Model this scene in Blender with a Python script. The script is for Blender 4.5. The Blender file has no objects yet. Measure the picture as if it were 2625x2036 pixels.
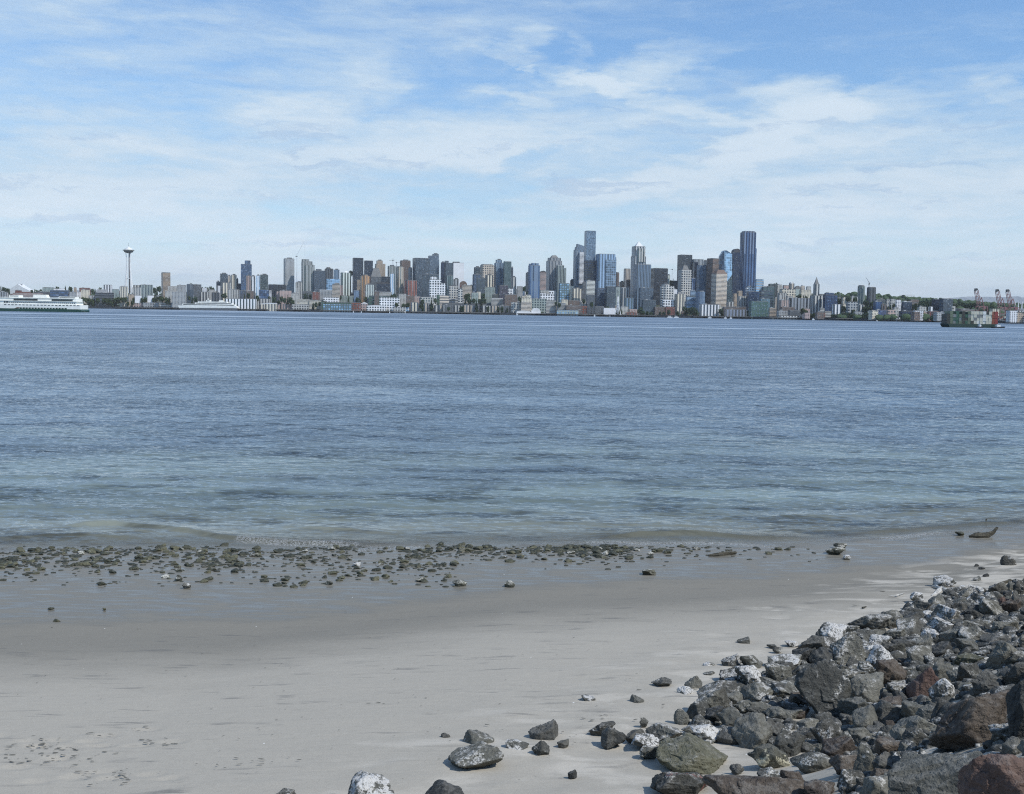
import bpy, bmesh, math, random
import numpy as np
from mathutils import Vector, Matrix, noise as mnoise

random.seed(7)
SC = bpy.context.scene
COL = SC.collection
R = math.radians

# ------------------------------------------------------------------ camera
PW, PH, FPX = 2625.0, 2036.0, 2900.0          # photograph size and focal length in its pixels
PITCH = math.atan(215.0 / FPX)
ROLL = R(0.90)
CAMZ = 6.0
_r0 = Vector((1, 0, 0)); _F = Vector((0, math.cos(PITCH), -math.sin(PITCH))); _u0 = _r0.cross(_F)
_Rt = _r0 * math.cos(ROLL) + _u0 * math.sin(ROLL)
_Up = -_r0 * math.sin(ROLL) + _u0 * math.cos(ROLL)
CAMP = Vector((0, 0, CAMZ))
cam_d = bpy.data.cameras.new('camera'); cam = bpy.data.objects.new('camera', cam_d); COL.objects.link(cam)
cam_d.sensor_width = 36.0; cam_d.lens = 36.0 * FPX / PW
cam_d.clip_start = 0.1; cam_d.clip_end = 120000
M = Matrix((_Rt, _Up, -_F)).transposed().to_4x4(); M.translation = CAMP
cam.matrix_world = M
SC.camera = cam

def ray(px, py):
    return _F * FPX + _Rt * (px - PW / 2) + _Up * (PH / 2 - py)
def at(px, py, Y):
    """point seen at photo pixel (px, py) at forward distance Y"""
    d = ray(px, py); return CAMP + d * (Y / d.y)

# ------------------------------------------------------------------ node helper
class NT:
    def __init__(s, tree):
        s.t = tree; s.n = tree.nodes; s.l = tree.links
    def new(s, typ, **kw):
        n = s.n.new(typ)
        for k, v in kw.items(): setattr(n, k, v)
        return n
    def put(s, sock, v):
        if isinstance(v, bpy.types.NodeSocket): s.l.new(v, sock)
        elif isinstance(v, (tuple, list)):
            n = len(sock.default_value)
            v = tuple(v) + (1.0,) * (n - len(v)); sock.default_value = v[:n]
        else:
            try: sock.default_value = v
            except Exception: sock.default_value = (v, v, v)
    def m(s, op, a, b=None, c=None, clamp=False):
        n = s.new('ShaderNodeMath', operation=op); n.use_clamp = clamp
        s.put(n.inputs[0], a)
        if b is not None: s.put(n.inputs[1], b)
        if c is not None: s.put(n.inputs[2], c)
        return n.outputs[0]
    def v(s, op, a, b=None, sc=None):
        n = s.new('ShaderNodeVectorMath', operation=op)
        s.put(n.inputs[0], a)
        if b is not None: s.put(n.inputs[1], b)
        if sc is not None: s.put(n.inputs['Scale'], sc)
        return n.outputs['Value'] if op in ('LENGTH', 'DOT_PRODUCT', 'DISTANCE') else n.outputs[0]
    def sep(s, a):
        n = s.new('ShaderNodeSeparateXYZ'); s.put(n.inputs[0], a); return n.outputs
    def comb(s, x=0., y=0., z=0.):
        n = s.new('ShaderNodeCombineXYZ')
        for i, q in enumerate((x, y, z)): s.put(n.inputs[i], q)
        return n.outputs[0]
    def mix(s, f, a, b, mode='MIX'):
        n = s.new('ShaderNodeMix', data_type='RGBA', blend_type=mode)
        s.put(n.inputs[0], f); s.put(n.inputs[6], a); s.put(n.inputs[7], b); return n.outputs[2]
    def noise(s, vec, scale=1., detail=3., rough=.55, col=False, dist=0.):
        n = s.new('ShaderNodeTexNoise'); s.put(n.inputs['Vector'], vec); s.put(n.inputs['Scale'], scale)
        n.inputs['Detail'].default_value = detail; n.inputs['Roughness'].default_value = rough; s.put(n.inputs['Distortion'], dist)
        return n.outputs['Color' if col else 0]
    def ramp(s, x, lo, hi, a=0., b=1., smooth=True):
        n = s.new('ShaderNodeMapRange'); n.interpolation_type = 'SMOOTHSTEP' if smooth else 'LINEAR'
        for i, q in enumerate((x, lo, hi, a, b)): s.put(n.inputs[i], q)
        return n.outputs[0]
    def attr(s, name, typ='GEOMETRY', out='Fac'):
        n = s.new('ShaderNodeAttribute', attribute_type=typ, attribute_name=name); return n.outputs[out]

# ------------------------------------------------------------------ world
SUN_AZ, SUN_EL = R(122.0), R(49.0)           # azimuth clockwise from the view direction (+Y)
SUNV = Vector((math.sin(SUN_AZ) * math.cos(SUN_EL), math.cos(SUN_AZ) * math.cos(SUN_EL), math.sin(SUN_EL)))
W = bpy.data.worlds.new('World'); SC.world = W; W.use_nodes = True
W.node_tree.nodes.clear(); g = NT(W.node_tree)
sky = g.new('ShaderNodeTexSky', sky_type='NISHITA'); sky.sun_disc = False
sky.sun_elevation = SUN_EL; sky.sun_rotation = SUN_AZ; sky.altitude = 0; sky.air_density = 1.0; sky.dust_density = 0.6; sky.ozone_density = 2.0
dirv = g.new('ShaderNodeTexCoord').outputs['Generated']
dx, dy, dz = g.sep(dirv)
az = g.m('MULTIPLY', g.m('ARCTAN2', dx, dy), 57.2958)
el = g.m('MULTIPLY', g.m('ARCSINE', dz), 57.2958)
# low frequency warp so that cloud outlines are wispy
wv = g.comb(g.m('MULTIPLY', az, .13), g.m('MULTIPLY', el, .42), 0.)
warp = g.noise(wv, 1.0, 7, .66, col=True)
wx, wy, _ = g.sep(warp)
azw = g.m('ADD', az, g.m('MULTIPLY', g.m('SUBTRACT', wx, .5), 8.))
elw = g.m('ADD', el, g.m('MULTIPLY', g.m('SUBTRACT', wy, .5), 2.4))
wv2 = g.comb(g.m('MULTIPLY', az, .7), g.m('MULTIPLY', el, 1.9), 3.)
wp2 = g.sep(g.noise(wv2, 1.0, 5, .6, col=True))
azw = g.m('ADD', azw, g.m('MULTIPLY', g.m('SUBTRACT', wp2[0], .5), 2.2))
elw = g.m('ADD', elw, g.m('MULTIPLY', g.m('SUBTRACT', wp2[1], .5), 1.0))
def azel(px, py):
    d = ray(px, py).normalized(); return math.degrees(math.atan2(d.x, d.y)), math.degrees(math.asin(d.z))
# (px, py, half width, half height, tilt deg, strength, softness)
CLOUDS = [
 (300,345,260,42,-2,.38,1.),(150,450,420,60,2,.45,.8),(60,400,300,30,0,-.30,.8),
 (740,300,120,34,4,.60,.8),(800,215,210,50,8,.38,.8),(950,185,60,34,0,.30,.8),
 (1120,370,300,60,3,.70,.75),(900,420,600,55,2,.30,.8),(1060,430,170,22,-2,-.40,.7),(1350,410,90,14,12,-.40,.7),(400,395,120,14,-4,-.35,.7),
 (1310,125,60,34,30,.50,.8),(1355,188,20,13,0,.7,.9),(1180,140,50,40,10,.32,.9),(1320,255,55,14,-10,.45,.8),(1475,140,30,36,-20,.40,.9),
 (1600,225,330,16,-14,.45,.8),(1720,160,210,22,12,.38,.8),(1580,190,240,26,10,.25,.8),
 (1850,270,420,60,-3,.45,.85),(2070,250,95,42,-6,.60,.8),(2330,240,260,26,9,.45,.8),(2610,230,60,26,-10,.6,.8),
 (2300,420,560,80,3,.55,.85),(1750,440,330,30,13,.55,.75),(1960,355,90,26,12,.45,.8),(1830,400,120,12,12,-.3,.7),
 (2500,520,500,60,2,.35,.9),(1500,330,260,40,2,.35,.85),
 (450,120,420,130,6,.20,.9),(150,200,300,120,0,.16,.9),(700,40,700,60,4,.20,.9),(1120,60,300,50,8,.2,.9),
]
tot = None
for (cx, cy, hw, hh, tl, st, so) in CLOUDS:
    a0, e0 = azel(cx, cy); k = 57.2958 / FPX
    t = R(tl + .9 * 0)
    da = g.m('SUBTRACT', azw, a0); de = g.m('SUBTRACT', elw, e0)
    u = g.m('ADD', g.m('MULTIPLY', da, math.cos(t) / (hw * k)), g.m('MULTIPLY', de, math.sin(t) / (hw * k)))
    v = g.m('ADD', g.m('MULTIPLY', da, -math.sin(t) / (hh * k)), g.m('MULTIPLY', de, math.cos(t) / (hh * k)))
    r2 = g.m('ADD', g.m('MULTIPLY', u, u), g.m('MULTIPLY', v, v))
    b = g.ramp(r2, .0, 2.4 + so * 1.1, st * .8, 0.)
    tot = b if tot is None else g.m('ADD', tot, b)
# streaks, broad veil and horizon bank
tilt = g.comb(g.m('ADD', g.m('MULTIPLY', az, .10), g.m('MULTIPLY', el, .12)), g.m('SUBTRACT', g.m('MULTIPLY', el, .62), g.m('MULTIPLY', az, .05)), 7.)
streak = g.noise(tilt, 1.0, 9, .60, dist=.6)
tot = g.m('ADD', tot, g.m('MULTIPLY', g.m('SUBTRACT', streak, .485), 1.2))
hz = g.m('ADD', g.ramp(el, 1., 11.5, .74, 0.), g.ramp(az, 8., -26., 0., .13))
tot = g.m('ADD', tot, hz)
band = g.noise(g.comb(g.m('MULTIPLY', az, .05), g.m('MULTIPLY', el, 1.1), 1.), 1.0, 5, .6)
tot = g.m('ADD', tot, g.m('MULTIPLY', g.m('SUBTRACT', band, .5), g.ramp(el, 0., 6., .8, .5)))
fine = g.noise(g.comb(g.m('ADD', g.m('MULTIPLY', az, .42), g.m('MULTIPLY', el, .5)), g.m('MULTIPLY', el, 1.75), 11.), 1., 8, .64, dist=.5)
tot = g.m('ADD', tot, g.m('MULTIPLY', g.m('SUBTRACT', fine, .5), g.ramp(el, 0., 8., .3, .75)))
cm = g.ramp(tot, -.10, 1.05, .03, .93)
skys = g.v('MULTIPLY', sky.outputs[0], (.76, 1.04, 1.28))
cloudcol = g.mix(g.ramp(tot, .5, 1.3), (4.75, 5.95, 7.0, 1), (5.85, 6.75, 7.55, 1))
shn = g.noise(g.comb(g.m('MULTIPLY', azw, .16), g.m('MULTIPLY', elw, 1.15), 23.), 1., 5, .6)
cloudcol = g.mix(g.m('MULTIPLY', g.ramp(shn, .54, .66), .75), cloudcol, (3.9, 5.05, 6.5, 1))
lowb = g.ramp(el, 0., 7., 1., 0.); wcol = g.v('MULTIPLY', g.mix(cm, skys, cloudcol), g.v('ADD', (1., 1., 1.), g.v('SCALE', (.48, .38, .30), sc=lowb)))
bg = g.new('ShaderNodeBackground'); g.put(bg.inputs[0], wcol); bg.inputs[1].default_value = 0.125
wo = g.new('ShaderNodeOutputWorld'); g.l.new(bg.outputs[0], wo.inputs[0])
W.cycles.sampling_method = 'MANUAL'; W.cycles.sample_map_resolution = 512

# ------------------------------------------------------------------ sun and view
sd = bpy.data.lights.new('sun', 'SUN'); sun = bpy.data.objects.new('sun', sd); COL.objects.link(sun)
sd.energy = 3.7; sd.angle = R(0.6); sd.color = (1.0, .965, .91)
sun.rotation_euler = SUNV.to_track_quat('Z', 'Y').to_euler(); sun.location = (30, -30, 60)
SC.view_settings.view_transform = 'Standard'; SC.view_settings.look = 'None'
SC.view_settings.exposure = 0.0; SC.view_settings.gamma = 1.0
SC.cycles.max_bounces = 6; SC.cycles.volume_bounces = 0; SC.cycles.use_denoising = False; SC.cycles.filter_width = 1.15
SC.cycles.use_adaptive_sampling = True; SC.cycles.adaptive_threshold = 0.008
SC.cycles.caustics_reflective = False; SC.cycles.caustics_refractive = False

# ------------------------------------------------------------------ object helpers
def tag(o, label=None, cat=None, group=None, kind=None):
    if label: o['label'] = label
    if cat: o['category'] = cat
    if group: o['group'] = group
    if kind: o['kind'] = kind
    return o
def empty(name, loc=(0, 0, 0), rz=0., label=None, cat=None, group=None):
    o = bpy.data.objects.new(name, None); COL.objects.link(o); o.location = loc; o.rotation_euler = (0, 0, rz)
    o.empty_display_size = 1.
    return tag(o, label, cat, group)
def link_mesh(name, me, mat, parent=None, smooth=False):
    o = bpy.data.objects.new(name, me); COL.objects.link(o)
    if mat is not None and not len(me.materials): me.materials.append(mat)
    if parent is not None: o.parent = parent
    if smooth: me.shade_smooth()
    return o
def np_mesh(name, V, Fq, attrs=None):
    """fast mesh from numpy: V (n,3), Fq (m,3 or 4)"""
    me = bpy.data.meshes.new(name); n, k = Fq.shape
    me.vertices.add(len(V)); me.vertices.foreach_set('co', V.astype(np.float32).ravel())
    me.loops.add(n * k); me.loops.foreach_set('vertex_index', Fq.astype(np.int32).ravel())
    me.polygons.add(n); me.polygons.foreach_set('loop_start', np.arange(0, n * k, k, dtype=np.int32))
    try: me.polygons.foreach_set('loop_total', np.full(n, k, dtype=np.int32))
    except Exception: pass
    for an, av in (attrs or {}).items():
        a = me.attributes.new(an, 'FLOAT', 'POINT'); a.data.foreach_set('value', av.astype(np.float32).ravel())
    me.update(calc_edges=True); return me
def grid_faces(nr, nc):
    i = np.arange(nr * nc).reshape(nr, nc)
    return np.stack([i[:-1, :-1], i[:-1, 1:], i[1:, 1:], i[1:, :-1]], -1).reshape(-1, 4)
def new_mat(name):
    m = bpy.data.materials.new(name); m.use_nodes = True; m.node_tree.nodes.clear(); t = NT(m.node_tree)
    p = t.new('ShaderNodeBsdfPrincipled'); o = t.new('ShaderNodeOutputMaterial'); t.l.new(p.outputs[0], o.inputs[0])
    return m, t, p
def set_p(t, p, **kw):
    names = dict(col='Base Color', rough='Roughness', metal='Metallic', spec='Specular IOR Level', normal='Normal', alpha='Alpha', ior='IOR')
    for k, v in kw.items(): t.put(p.inputs[names[k]], v)
def pos(t): return t.new('ShaderNodeNewGeometry').outputs['Position']
def objc(t): return t.new('ShaderNodeTexCoord').outputs['Object']
def bump(t, h, strength=.5, dist=.02):
    b = t.new('ShaderNodeBump'); t.put(b.inputs['Height'], h); b.inputs['Strength'].default_value = strength; b.inputs['Distance'].default_value = dist
    return b.outputs[0]

# cheap vectorised value noise
_rng = np.random.RandomState(3); _tab = _rng.rand(256, 256)
def vn(x, y):
    xi = np.floor(x).astype(int); yi = np.floor(y).astype(int); fx = x - xi; fy = y - yi
    fx = fx * fx * (3 - 2 * fx); fy = fy * fy * (3 - 2 * fy)
    a = _tab[xi & 255, yi & 255]; b = _tab[(xi + 1) & 255, yi & 255]; c = _tab[xi & 255, (yi + 1) & 255]; d = _tab[(xi + 1) & 255, (yi + 1) & 255]
    return (a * (1 - fx) + b * fx) * (1 - fy) + (c * (1 - fx) + d * fx) * fy
def fbm(x, y, o=4):
    s = 0; a = .5
    for k in range(o): s = s + a * (vn(x * 2 ** k + 17 * k, y * 2 ** k + 31 * k) - .5); a *= .5
    return s
def sstep(x, a, b):
    t = np.clip((x - a) / (b - a), 0, 1); return t * t * (3 - 2 * t)
# ------------------------------------------------------------------ beach shape
def on_plane(px, py, z=0.):
    d = ray(px, py); return CAMP + d * ((z - CAMZ) / d.z)
_sh = [on_plane(px, py) for px, py in ((-500, 1408), (0, 1400), (700, 1402), (1300, 1392), (1900, 1390), (2250, 1375), (2625, 1348), (3100, 1300))]
_shx = np.array([-90.] + [p.x for p in _sh] + [110.]); _shy = np.array([_sh[0].y - 1.] + [p.y for p in _sh] + [_sh[-1].y + 25.])
_wl = [on_plane(px, py, .12) for px, py in ((0, 1600), (700, 1590), (1300, 1512), (2000, 1472), (2350, 1440), (2625, 1395))]
_wx = np.array([-90.] + [p.x for p in _wl] + [110.]); _wy = np.array([_wl[0].y] + [p.y for p in _wl] + [_wl[-1].y + 30.])
_La = on_plane(2660, 1480, .4); _Lb = on_plane(1850, 2036, .9)
_Ld = np.array([_Lb.x - _La.x, _Lb.y - _La.y]); _Ld = _Ld / np.linalg.norm(_Ld); _Ln = np.array([-_Ld[1], _Ld[0]])
if _Ln[0] < 0: _Ln = -_Ln
def shore_y(x): return np.interp(x, _shx, _shy)
def wet_y(x): return np.interp(x, _wx, _wy)
def rip(x, y):
    e = (x - _La.x) * _Ln[0] + (y - _La.y) * _Ln[1]; return e + 1.0 * fbm(x * .25 + 3, y * .25, 2)
def ground_z(x, y):
    x = np.asarray(x, float); y = np.asarray(y, float)
    d = shore_y(x) - y; w = shore_y(x) - wet_y(x)
    z = np.where(d < 0, d * .07, d * .017)
    z = z + .075 * np.maximum(d - w, 0) ** 1.0 * sstep(d - w, -.5, 3.)
    z = np.maximum(z, -3.0 - .002 * np.abs(d))
    e = rip(x, y); s = np.maximum(e, 0)
    z = z + np.where(s < 1.5, .15 * s * s, .3375 + .45 * (s - 1.5))
    return np.minimum(z, 4.3)
def ground_hit(px, py):
    d = ray(px, py).normalized(); t = 3.
    for i in range(900):
        p = CAMP + d * t; h = p.z - float(ground_z(p.x, p.y))
        if h < .004: break
        t += max(h * .6, .004)
    return p

# ------------------------------------------------------------------ sand
def ground_fine(x, y):
    z = ground_z(x, y)
    d = shore_y(x) - y
    z = z + .030 * fbm(x * .35, y * .8, 3) * sstep(d, 0., 8.) + .010 * fbm(x * 1.6 + 5, y * 3.2, 3)
    # soft dry-sand drifts between the rocks
    k = sstep(rip(x, y), -5.5, -1.)
    z = z + k * .10 * fbm(x * .9 + 9, y * 1.3, 3)
    # rows of footprints and scuffs at the near corner
    for (fx, fy, dxx, dyy, nn) in FOOT:
        for i in range(nn):
            cx = fx + dxx * i + .16 * ((i % 2) * 2 - 1) * .5; cy = fy + dyy * i + .10 * ((i * 7) % 3 - 1)
            r = ((x - cx) / .15) ** 2 + ((y - cy) / .075) ** 2
            z = z - .022 * np.exp(-r ** 2) + .004 * np.exp(-((r - 2.6) ** 2))
    return z
_f = lambda px, py: ground_hit(px, py)
FOOT = []
for (p0, p1, n) in (((10, 1925), (420, 1865), 6), ((70, 1960), (300, 1890), 4), ((120, 1995), (330, 1985), 4), ((300, 1970), (520, 2020), 3), ((20, 1880), (190, 1960), 4), ((380, 1905), (470, 1900), 2)):
    a = _f(*p0); b = _f(*p1); FOOT.append((a.x, a.y, (b.x - a.x) / n, (b.y - a.y) / n, n))
xs = np.concatenate([np.linspace(-90, -16, 60, endpoint=False), np.arange(-16, 19, .055), np.linspace(19, 110, 80)])
ys = np.concatenate([np.linspace(-12, 9, 40, endpoint=False), np.arange(9, 26, .05), np.arange(26, 37, .10), np.linspace(37, 75, 60)])
GX, GY = np.meshgrid(xs, ys)
GZ = ground_fine(GX, GY)
d = shore_y(GX) - GY
sand_me = np_mesh('sand', np.stack([GX, GY, GZ], -1).reshape(-1, 3), grid_faces(len(ys), len(xs)),
    {'film': sstep(GY - wet_y(GX), -1.6, 1.6),
     'damp': sstep(GY - wet_y(GX), -7.5, .2), 'rip': rip(GX, GY)})
sm, t, p = new_mat('sand')
P = pos(t); px_, py_, pz_ = t.sep(P)
st1 = t.noise(t.comb(t.m('MULTIPLY', px_, .45), t.m('MULTIPLY', py_, 1.25), 0.), 1., 6, .62)
st2 = t.noise(t.comb(t.m('MULTIPLY', px_, 1.1), t.m('MULTIPLY', py_, 5.5), 4.), 1., 5, .6, dist=.4)
grain = t.noise(P, 70., 2, .7); grain2 = t.noise(P, 9., 3, .7)
film = t.ramp(t.m('ADD', t.attr('film'), t.m('MULTIPLY', t.m('SUBTRACT', st1, .5), 1.2)), .20, .80)
damp = t.ramp(t.m('ADD', t.attr('damp'), t.m('MULTIPLY', t.m('SUBTRACT', st1, .5), .45)), .05, .85)
rp = t.attr('rip')
dry = t.m('MULTIPLY', t.ramp(t.m('ADD', rp, t.m('MULTIPLY', t.m('SUBTRACT', st1, .5), 9.)), -3.9, -1.5), t.ramp(t.noise(t.comb(t.m('MULTIPLY', px_, .9), t.m('MULTIPLY', py_, 1.6), 2.), 1., 4, .55, dist=.5), .45, .60))
c = t.mix(damp, (.370, .343, .288, 1), (.218, .204, .171, 1))
c = t.mix(dry, c, (.455, .422, .358, 1))
dark = t.m('MULTIPLY', t.ramp(st2, .55, .70), t.ramp(st1, .44, .58))
c = t.mix(t.m('MULTIPLY', dark, .6), c, (.11, .11, .108, 1))
c = t.mix(t.ramp(st1, .35, .65), c, t.mix(.5, c, (1., 1., 1., 1), 'MULTIPLY'))
gr = t.m('MULTIPLY', t.m('ADD', .72, t.m('MULTIPLY', grain, .56)), t.m('ADD', .92, t.m('MULTIPLY', grain2, .16)))
c = t.mix(1., c, t.comb(gr, gr, gr), 'MULTIPLY')
wetc = t.mix(t.ramp(st2, .42, .62), (.158, .147, .118, 1), (.200, .188, .155, 1))
c = t.mix(film, c, wetc)
# pale shell flecks
vor = t.new('ShaderNodeTexVoronoi'); t.put(vor.inputs['Vector'], P); vor.inputs['Scale'].default_value = 2.2
shell = t.m('LESS_THAN', vor.outputs['Distance'], .028); sv = t.sep(vor.outputs['Color'])[0]
c = t.mix(t.m('MULTIPLY', shell, t.m('GREATER_THAN', sv, .72)), c, (.75, .74, .7, 1))
ro = t.mix(film, (.9,) * 3, t.mix(t.ramp(st2, .38, .62), (.22,) * 3, (.62,) * 3))
bh = t.m('ADD', t.m('MULTIPLY', grain, .35), t.m('ADD', t.m('MULTIPLY', grain2, .5), t.m('MULTIPLY', st2, 2.5)))
nb = bump(t, bh, .45, .012)
# wet film smooths the normal
mixn = t.new('ShaderNodeMix', data_type='VECTOR'); t.put(mixn.inputs[0], t.m('MULTIPLY', film, .80)); t.put(mixn.inputs[4], nb)
t.l.new(t.new('ShaderNodeNewGeometry').outputs['Normal'], mixn.inputs[5])
set_p(t, p, col=c, rough=ro, normal=mixn.outputs[1], spec=t.m('ADD', .12, t.m('MULTIPLY', film, .17)))
sand = link_mesh('sand_beach', sand_me, sm, smooth=True); tag(sand, kind='structure')
# sea bed / land sheet far beyond the modelled beach
def quad(name, pts, mat, kind='structure'):
    me = bpy.data.meshes.new(name); me.from_pydata(pts, [], [tuple(range(len(pts)))]); o = link_mesh(name, me, mat); tag(o, kind=kind); return o
gm, t, p = new_mat('seabed'); set_p(t, p, col=(.12, .12, .11, 1), rough=1.)
quad('seabed', [(-60000, -400, -4.2), (60000, -400, -4.2), (60000, 60000, -4.2), (-60000, 60000, -4.2)], gm)

# ------------------------------------------------------------------ water
na, nr = 860, 1350
k = np.linspace(0, 1, nr)
inv = (1 / 22.5) * (1 - k) + (1 / 1500.) * k
rad = 1 / inv
rad = np.concatenate([rad, np.geomspace(1500, 60000, 60)[1:]]); nr = len(rad)
ang = np.linspace(R(-38), R(38), na)
AA, RR = np.meshgrid(np.tan(ang), rad); WX = AA * RR; WY = RR + 0 * AA
drow = np.gradient(rad)[:, None] + 0 * AA; dcol = RR * (ang[1] - ang[0])
rs = np.random.RandomState(11)
dep = WY - shore_y(WX)                      # metres off the waterline (extends as constants far out)
Z = np.zeros_like(WX)
env = sstep(dep, -1.0, 6.) * .85 + .15
for i in range(46):
    lam = .35 * (1.065 ** i); th = rs.normal(0, .62) + (.25 if i % 3 else -.35); kk = 2 * math.pi / lam
    amp = .0046 * lam ** .8 * (1.0 if lam < 1.2 else .42)
    att = np.clip(1.6 - 1.3 * np.maximum(drow, dcol * 1.2) / lam * 2.2, 0, 1)
    ph = kk * (WX * math.sin(th) + WY * math.cos(th)) + rs.rand() * 6.28 + 2.2 * np.sin(WX * .11 + i) + 1.3 * np.sin(WY * .07 * (1 + i % 5) + i * 2)
    s = np.sin(ph); Z += amp * att * env * (s + .25 * np.cos(2 * ph))
gust = np.clip(.55 + 1.3 * fbm(WX * .05, WY * .035, 3), .2, 1.6); Z *= gust * (1 - .2 * sstep(WY, 45, 110))
# small swell lines that reach the beach: polylines in the picture -> crests on the water
foam = np.zeros_like(Z)
RIDGE = [(((110, 1348), (200, 1344), (300, 1347), (420, 1357), (560, 1380), (700, 1392), (860, 1396), (1100, 1402)), .13, .34, (560, 980)),
         (((-300, 1310), (60, 1298), (300, 1316), (560, 1330)), .10, .8, None),
         (((700, 1352), (830, 1354), (960, 1362), (1060, 1370)), .085, .45, None),
         (((1500, 1380), (1640, 1374), (1800, 1370), (1980, 1380), (2150, 1388)), .15, .38, None),
         (((2150, 1368), (2350, 1358), (2500, 1345), (2700, 1330)), .085, .4, None),
         (((900, 1290), (1300, 1282), (1700, 1290)), .05, .9, None), (((0, 1250), (400, 1244), (900, 1262)), .06, 1.1, None),
         (((2050, 1396), (2250, 1384), (2450, 1366), (2640, 1350)), .035, .22, (2180, 2440)),
         (((1300, 1398), (1550, 1396), (1800, 1397), (2050, 1399)), .03, .22, (1480, 2050)),
         (((900, 1404), (1050, 1405), (1200, 1403)), .03, .22, (880, 1150)),
         (((-400, 1225), (0, 1222), (500, 1232), (1000, 1228)), .07, .7, None), (((600, 1300), (900, 1296), (1300, 1312), (1500, 1320)), .06, .55, None), (((1400, 1240), (1900, 1230), (2400, 1250)), .06, .8, None),
         (((1150, 1350), (1500, 1342), (1900, 1352)), .05, .4, None), (((-100, 1375), (200, 1372), (450, 1382)), .05, .3, None), (((1900, 1330), (2300, 1318), (2700, 1290)), .06, .5, None), (((300, 1270), (700, 1262), (1200, 1272)), .06, .6, None)]
for pl, hgt, wid, fo in RIDGE:
    q = [on_plane(a, b) for a, b in pl]; qx = [v.x for v in q]; qy = [v.y for v in q]
    cy = np.interp(WX, qx, qy) + .9 * fbm(WX * .45 + hgt * 99, WX * 0 + 2, 4); u = WY - cy
    endf = sstep(WX, qx[0], qx[0] + 1.5) * (1 - sstep(WX, qx[-1] - 1.8, qx[-1]))
    near = np.abs(u) < 6
    prof = np.where(u < 0, np.exp(-(u / (wid * .45)) ** 2), np.exp(-(u / (wid * 1.6)) ** 2))
    hgt = hgt * .66; Z += hgt * endf * prof * near * (.75 + .5 * vn(WX * .8, WY * .1))
    if fo:
        fa = on_plane(fo[0], pl[-1][1]).x; fb = on_plane(fo[1], pl[-1][1]).x
        ff = sstep(WX, fa, fa + .5) * (1 - sstep(WX, fb - 1.2, fb))
        foam = np.maximum(foam, ff * np.exp(-((u + .12) / (wid * .55 + .12)) ** 2))
# thin edge of foam where the film runs out
edge = np.exp(-((dep + .25 - .5 * fbm(WX * .7, WX * 0 + 3, 3)) / .28) ** 2); foam = np.maximum(foam, edge * .42)
Z = Z + .012
water_me = np_mesh('water', np.stack([WX, WY, Z], -1).reshape(-1, 3), grid_faces(nr, na),
    {'dep': np.clip(dep, -20, 400), 'foam': foam})
wm, t, p = new_mat('sea_water')
P = pos(t); X, Y, _z = t.sep(P)
dp = t.attr('dep'); fm = t.attr('foam')
sw = t.noise(t.comb(t.m('MULTIPLY', X, .0011), t.m('MULTIPLY', Y, .010), 0.), 1., 4, .6)       # calm slicks
sw2 = t.ramp(t.noise(t.comb(t.m('MULTIPLY', X, .06), t.m('MULTIPLY', Y, .11), 5.), 1., 4, .6), .3, .7)
n1 = t.v('SUBTRACT', t.noise(t.comb(t.m('MULTIPLY', X, .5), t.m('MULTIPLY', Y, 1.15), 0.), 1.0, 2, .5, col=True), (.5, .5, .5))
n2 = t.v('SUBTRACT', t.noise(t.comb(t.m('ADD', t.m('MULTIPLY', X, 2.4), t.m('MULTIPLY', Y, 1.2)), t.m('MULTIPLY', Y, 4.6), 9.), 1.0, 3, .6, col=True), (.5, .5, .5))
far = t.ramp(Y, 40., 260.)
a1 = t.m('MULTIPLY', t.m('ADD', .60, t.m('MULTIPLY', far, 1.1)), t.m('ADD', .45, sw2))
a2 = t.m('MULTIPLY', t.m('ADD', 1.25, t.m('MULTIPLY', far, .3)), t.m('ADD', .5, sw2))
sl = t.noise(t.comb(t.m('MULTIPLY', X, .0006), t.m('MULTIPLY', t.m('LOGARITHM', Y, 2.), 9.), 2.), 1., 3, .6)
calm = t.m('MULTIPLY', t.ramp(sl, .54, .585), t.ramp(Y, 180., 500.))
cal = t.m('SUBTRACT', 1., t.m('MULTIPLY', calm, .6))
cal = t.m('MULTIPLY', cal, t.ramp(dp, -1., 5., .35, 1.))
nv = t.v('ADD', t.v('SCALE', n1, sc=t.m('MULTIPLY', a1, cal)), t.v('SCALE', n2, sc=t.m('MULTIPLY', a2, cal)))
_a, _b, _c = t.sep(nv)
nv = t.comb(_a, t.m('SUBTRACT', t.m('MULTIPLY', t.m('ABSOLUTE', _b), -1.7), t.m('MULTIPLY', far, .02)), 0.)
nrm = t.v('NORMALIZE', t.v('ADD', t.new('ShaderNodeNewGeometry').outputs['Normal'], nv))
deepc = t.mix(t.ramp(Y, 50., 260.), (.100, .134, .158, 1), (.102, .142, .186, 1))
shal = t.mix(t.ramp(dp, 0., 7.), (.165, .165, .125, 1), (.150, .185, .170, 1))
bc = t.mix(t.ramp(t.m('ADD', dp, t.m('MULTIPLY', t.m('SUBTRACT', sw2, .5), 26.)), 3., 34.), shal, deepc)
lane = t.noise(t.comb(t.m('MULTIPLY', X, .0022), t.m('MULTIPLY', t.m('LOGARITHM', Y, 2.), 5.), 8.), 1., 4, .6)
crest = t.noise(t.comb(t.m('MULTIPLY', X, .28), t.m('MULTIPLY', Y, .62), 4.), 1., 4, .68)
lk = t.m('MULTIPLY', t.ramp(lane, .38, .62, .80, 1.20), t.ramp(crest, .36, .52, .50, 1.12)); bc = t.mix(1., bc, t.comb(lk, lk, lk), 'MULTIPLY')  # wave shading and dark wind lanes painted into the base colour
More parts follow.
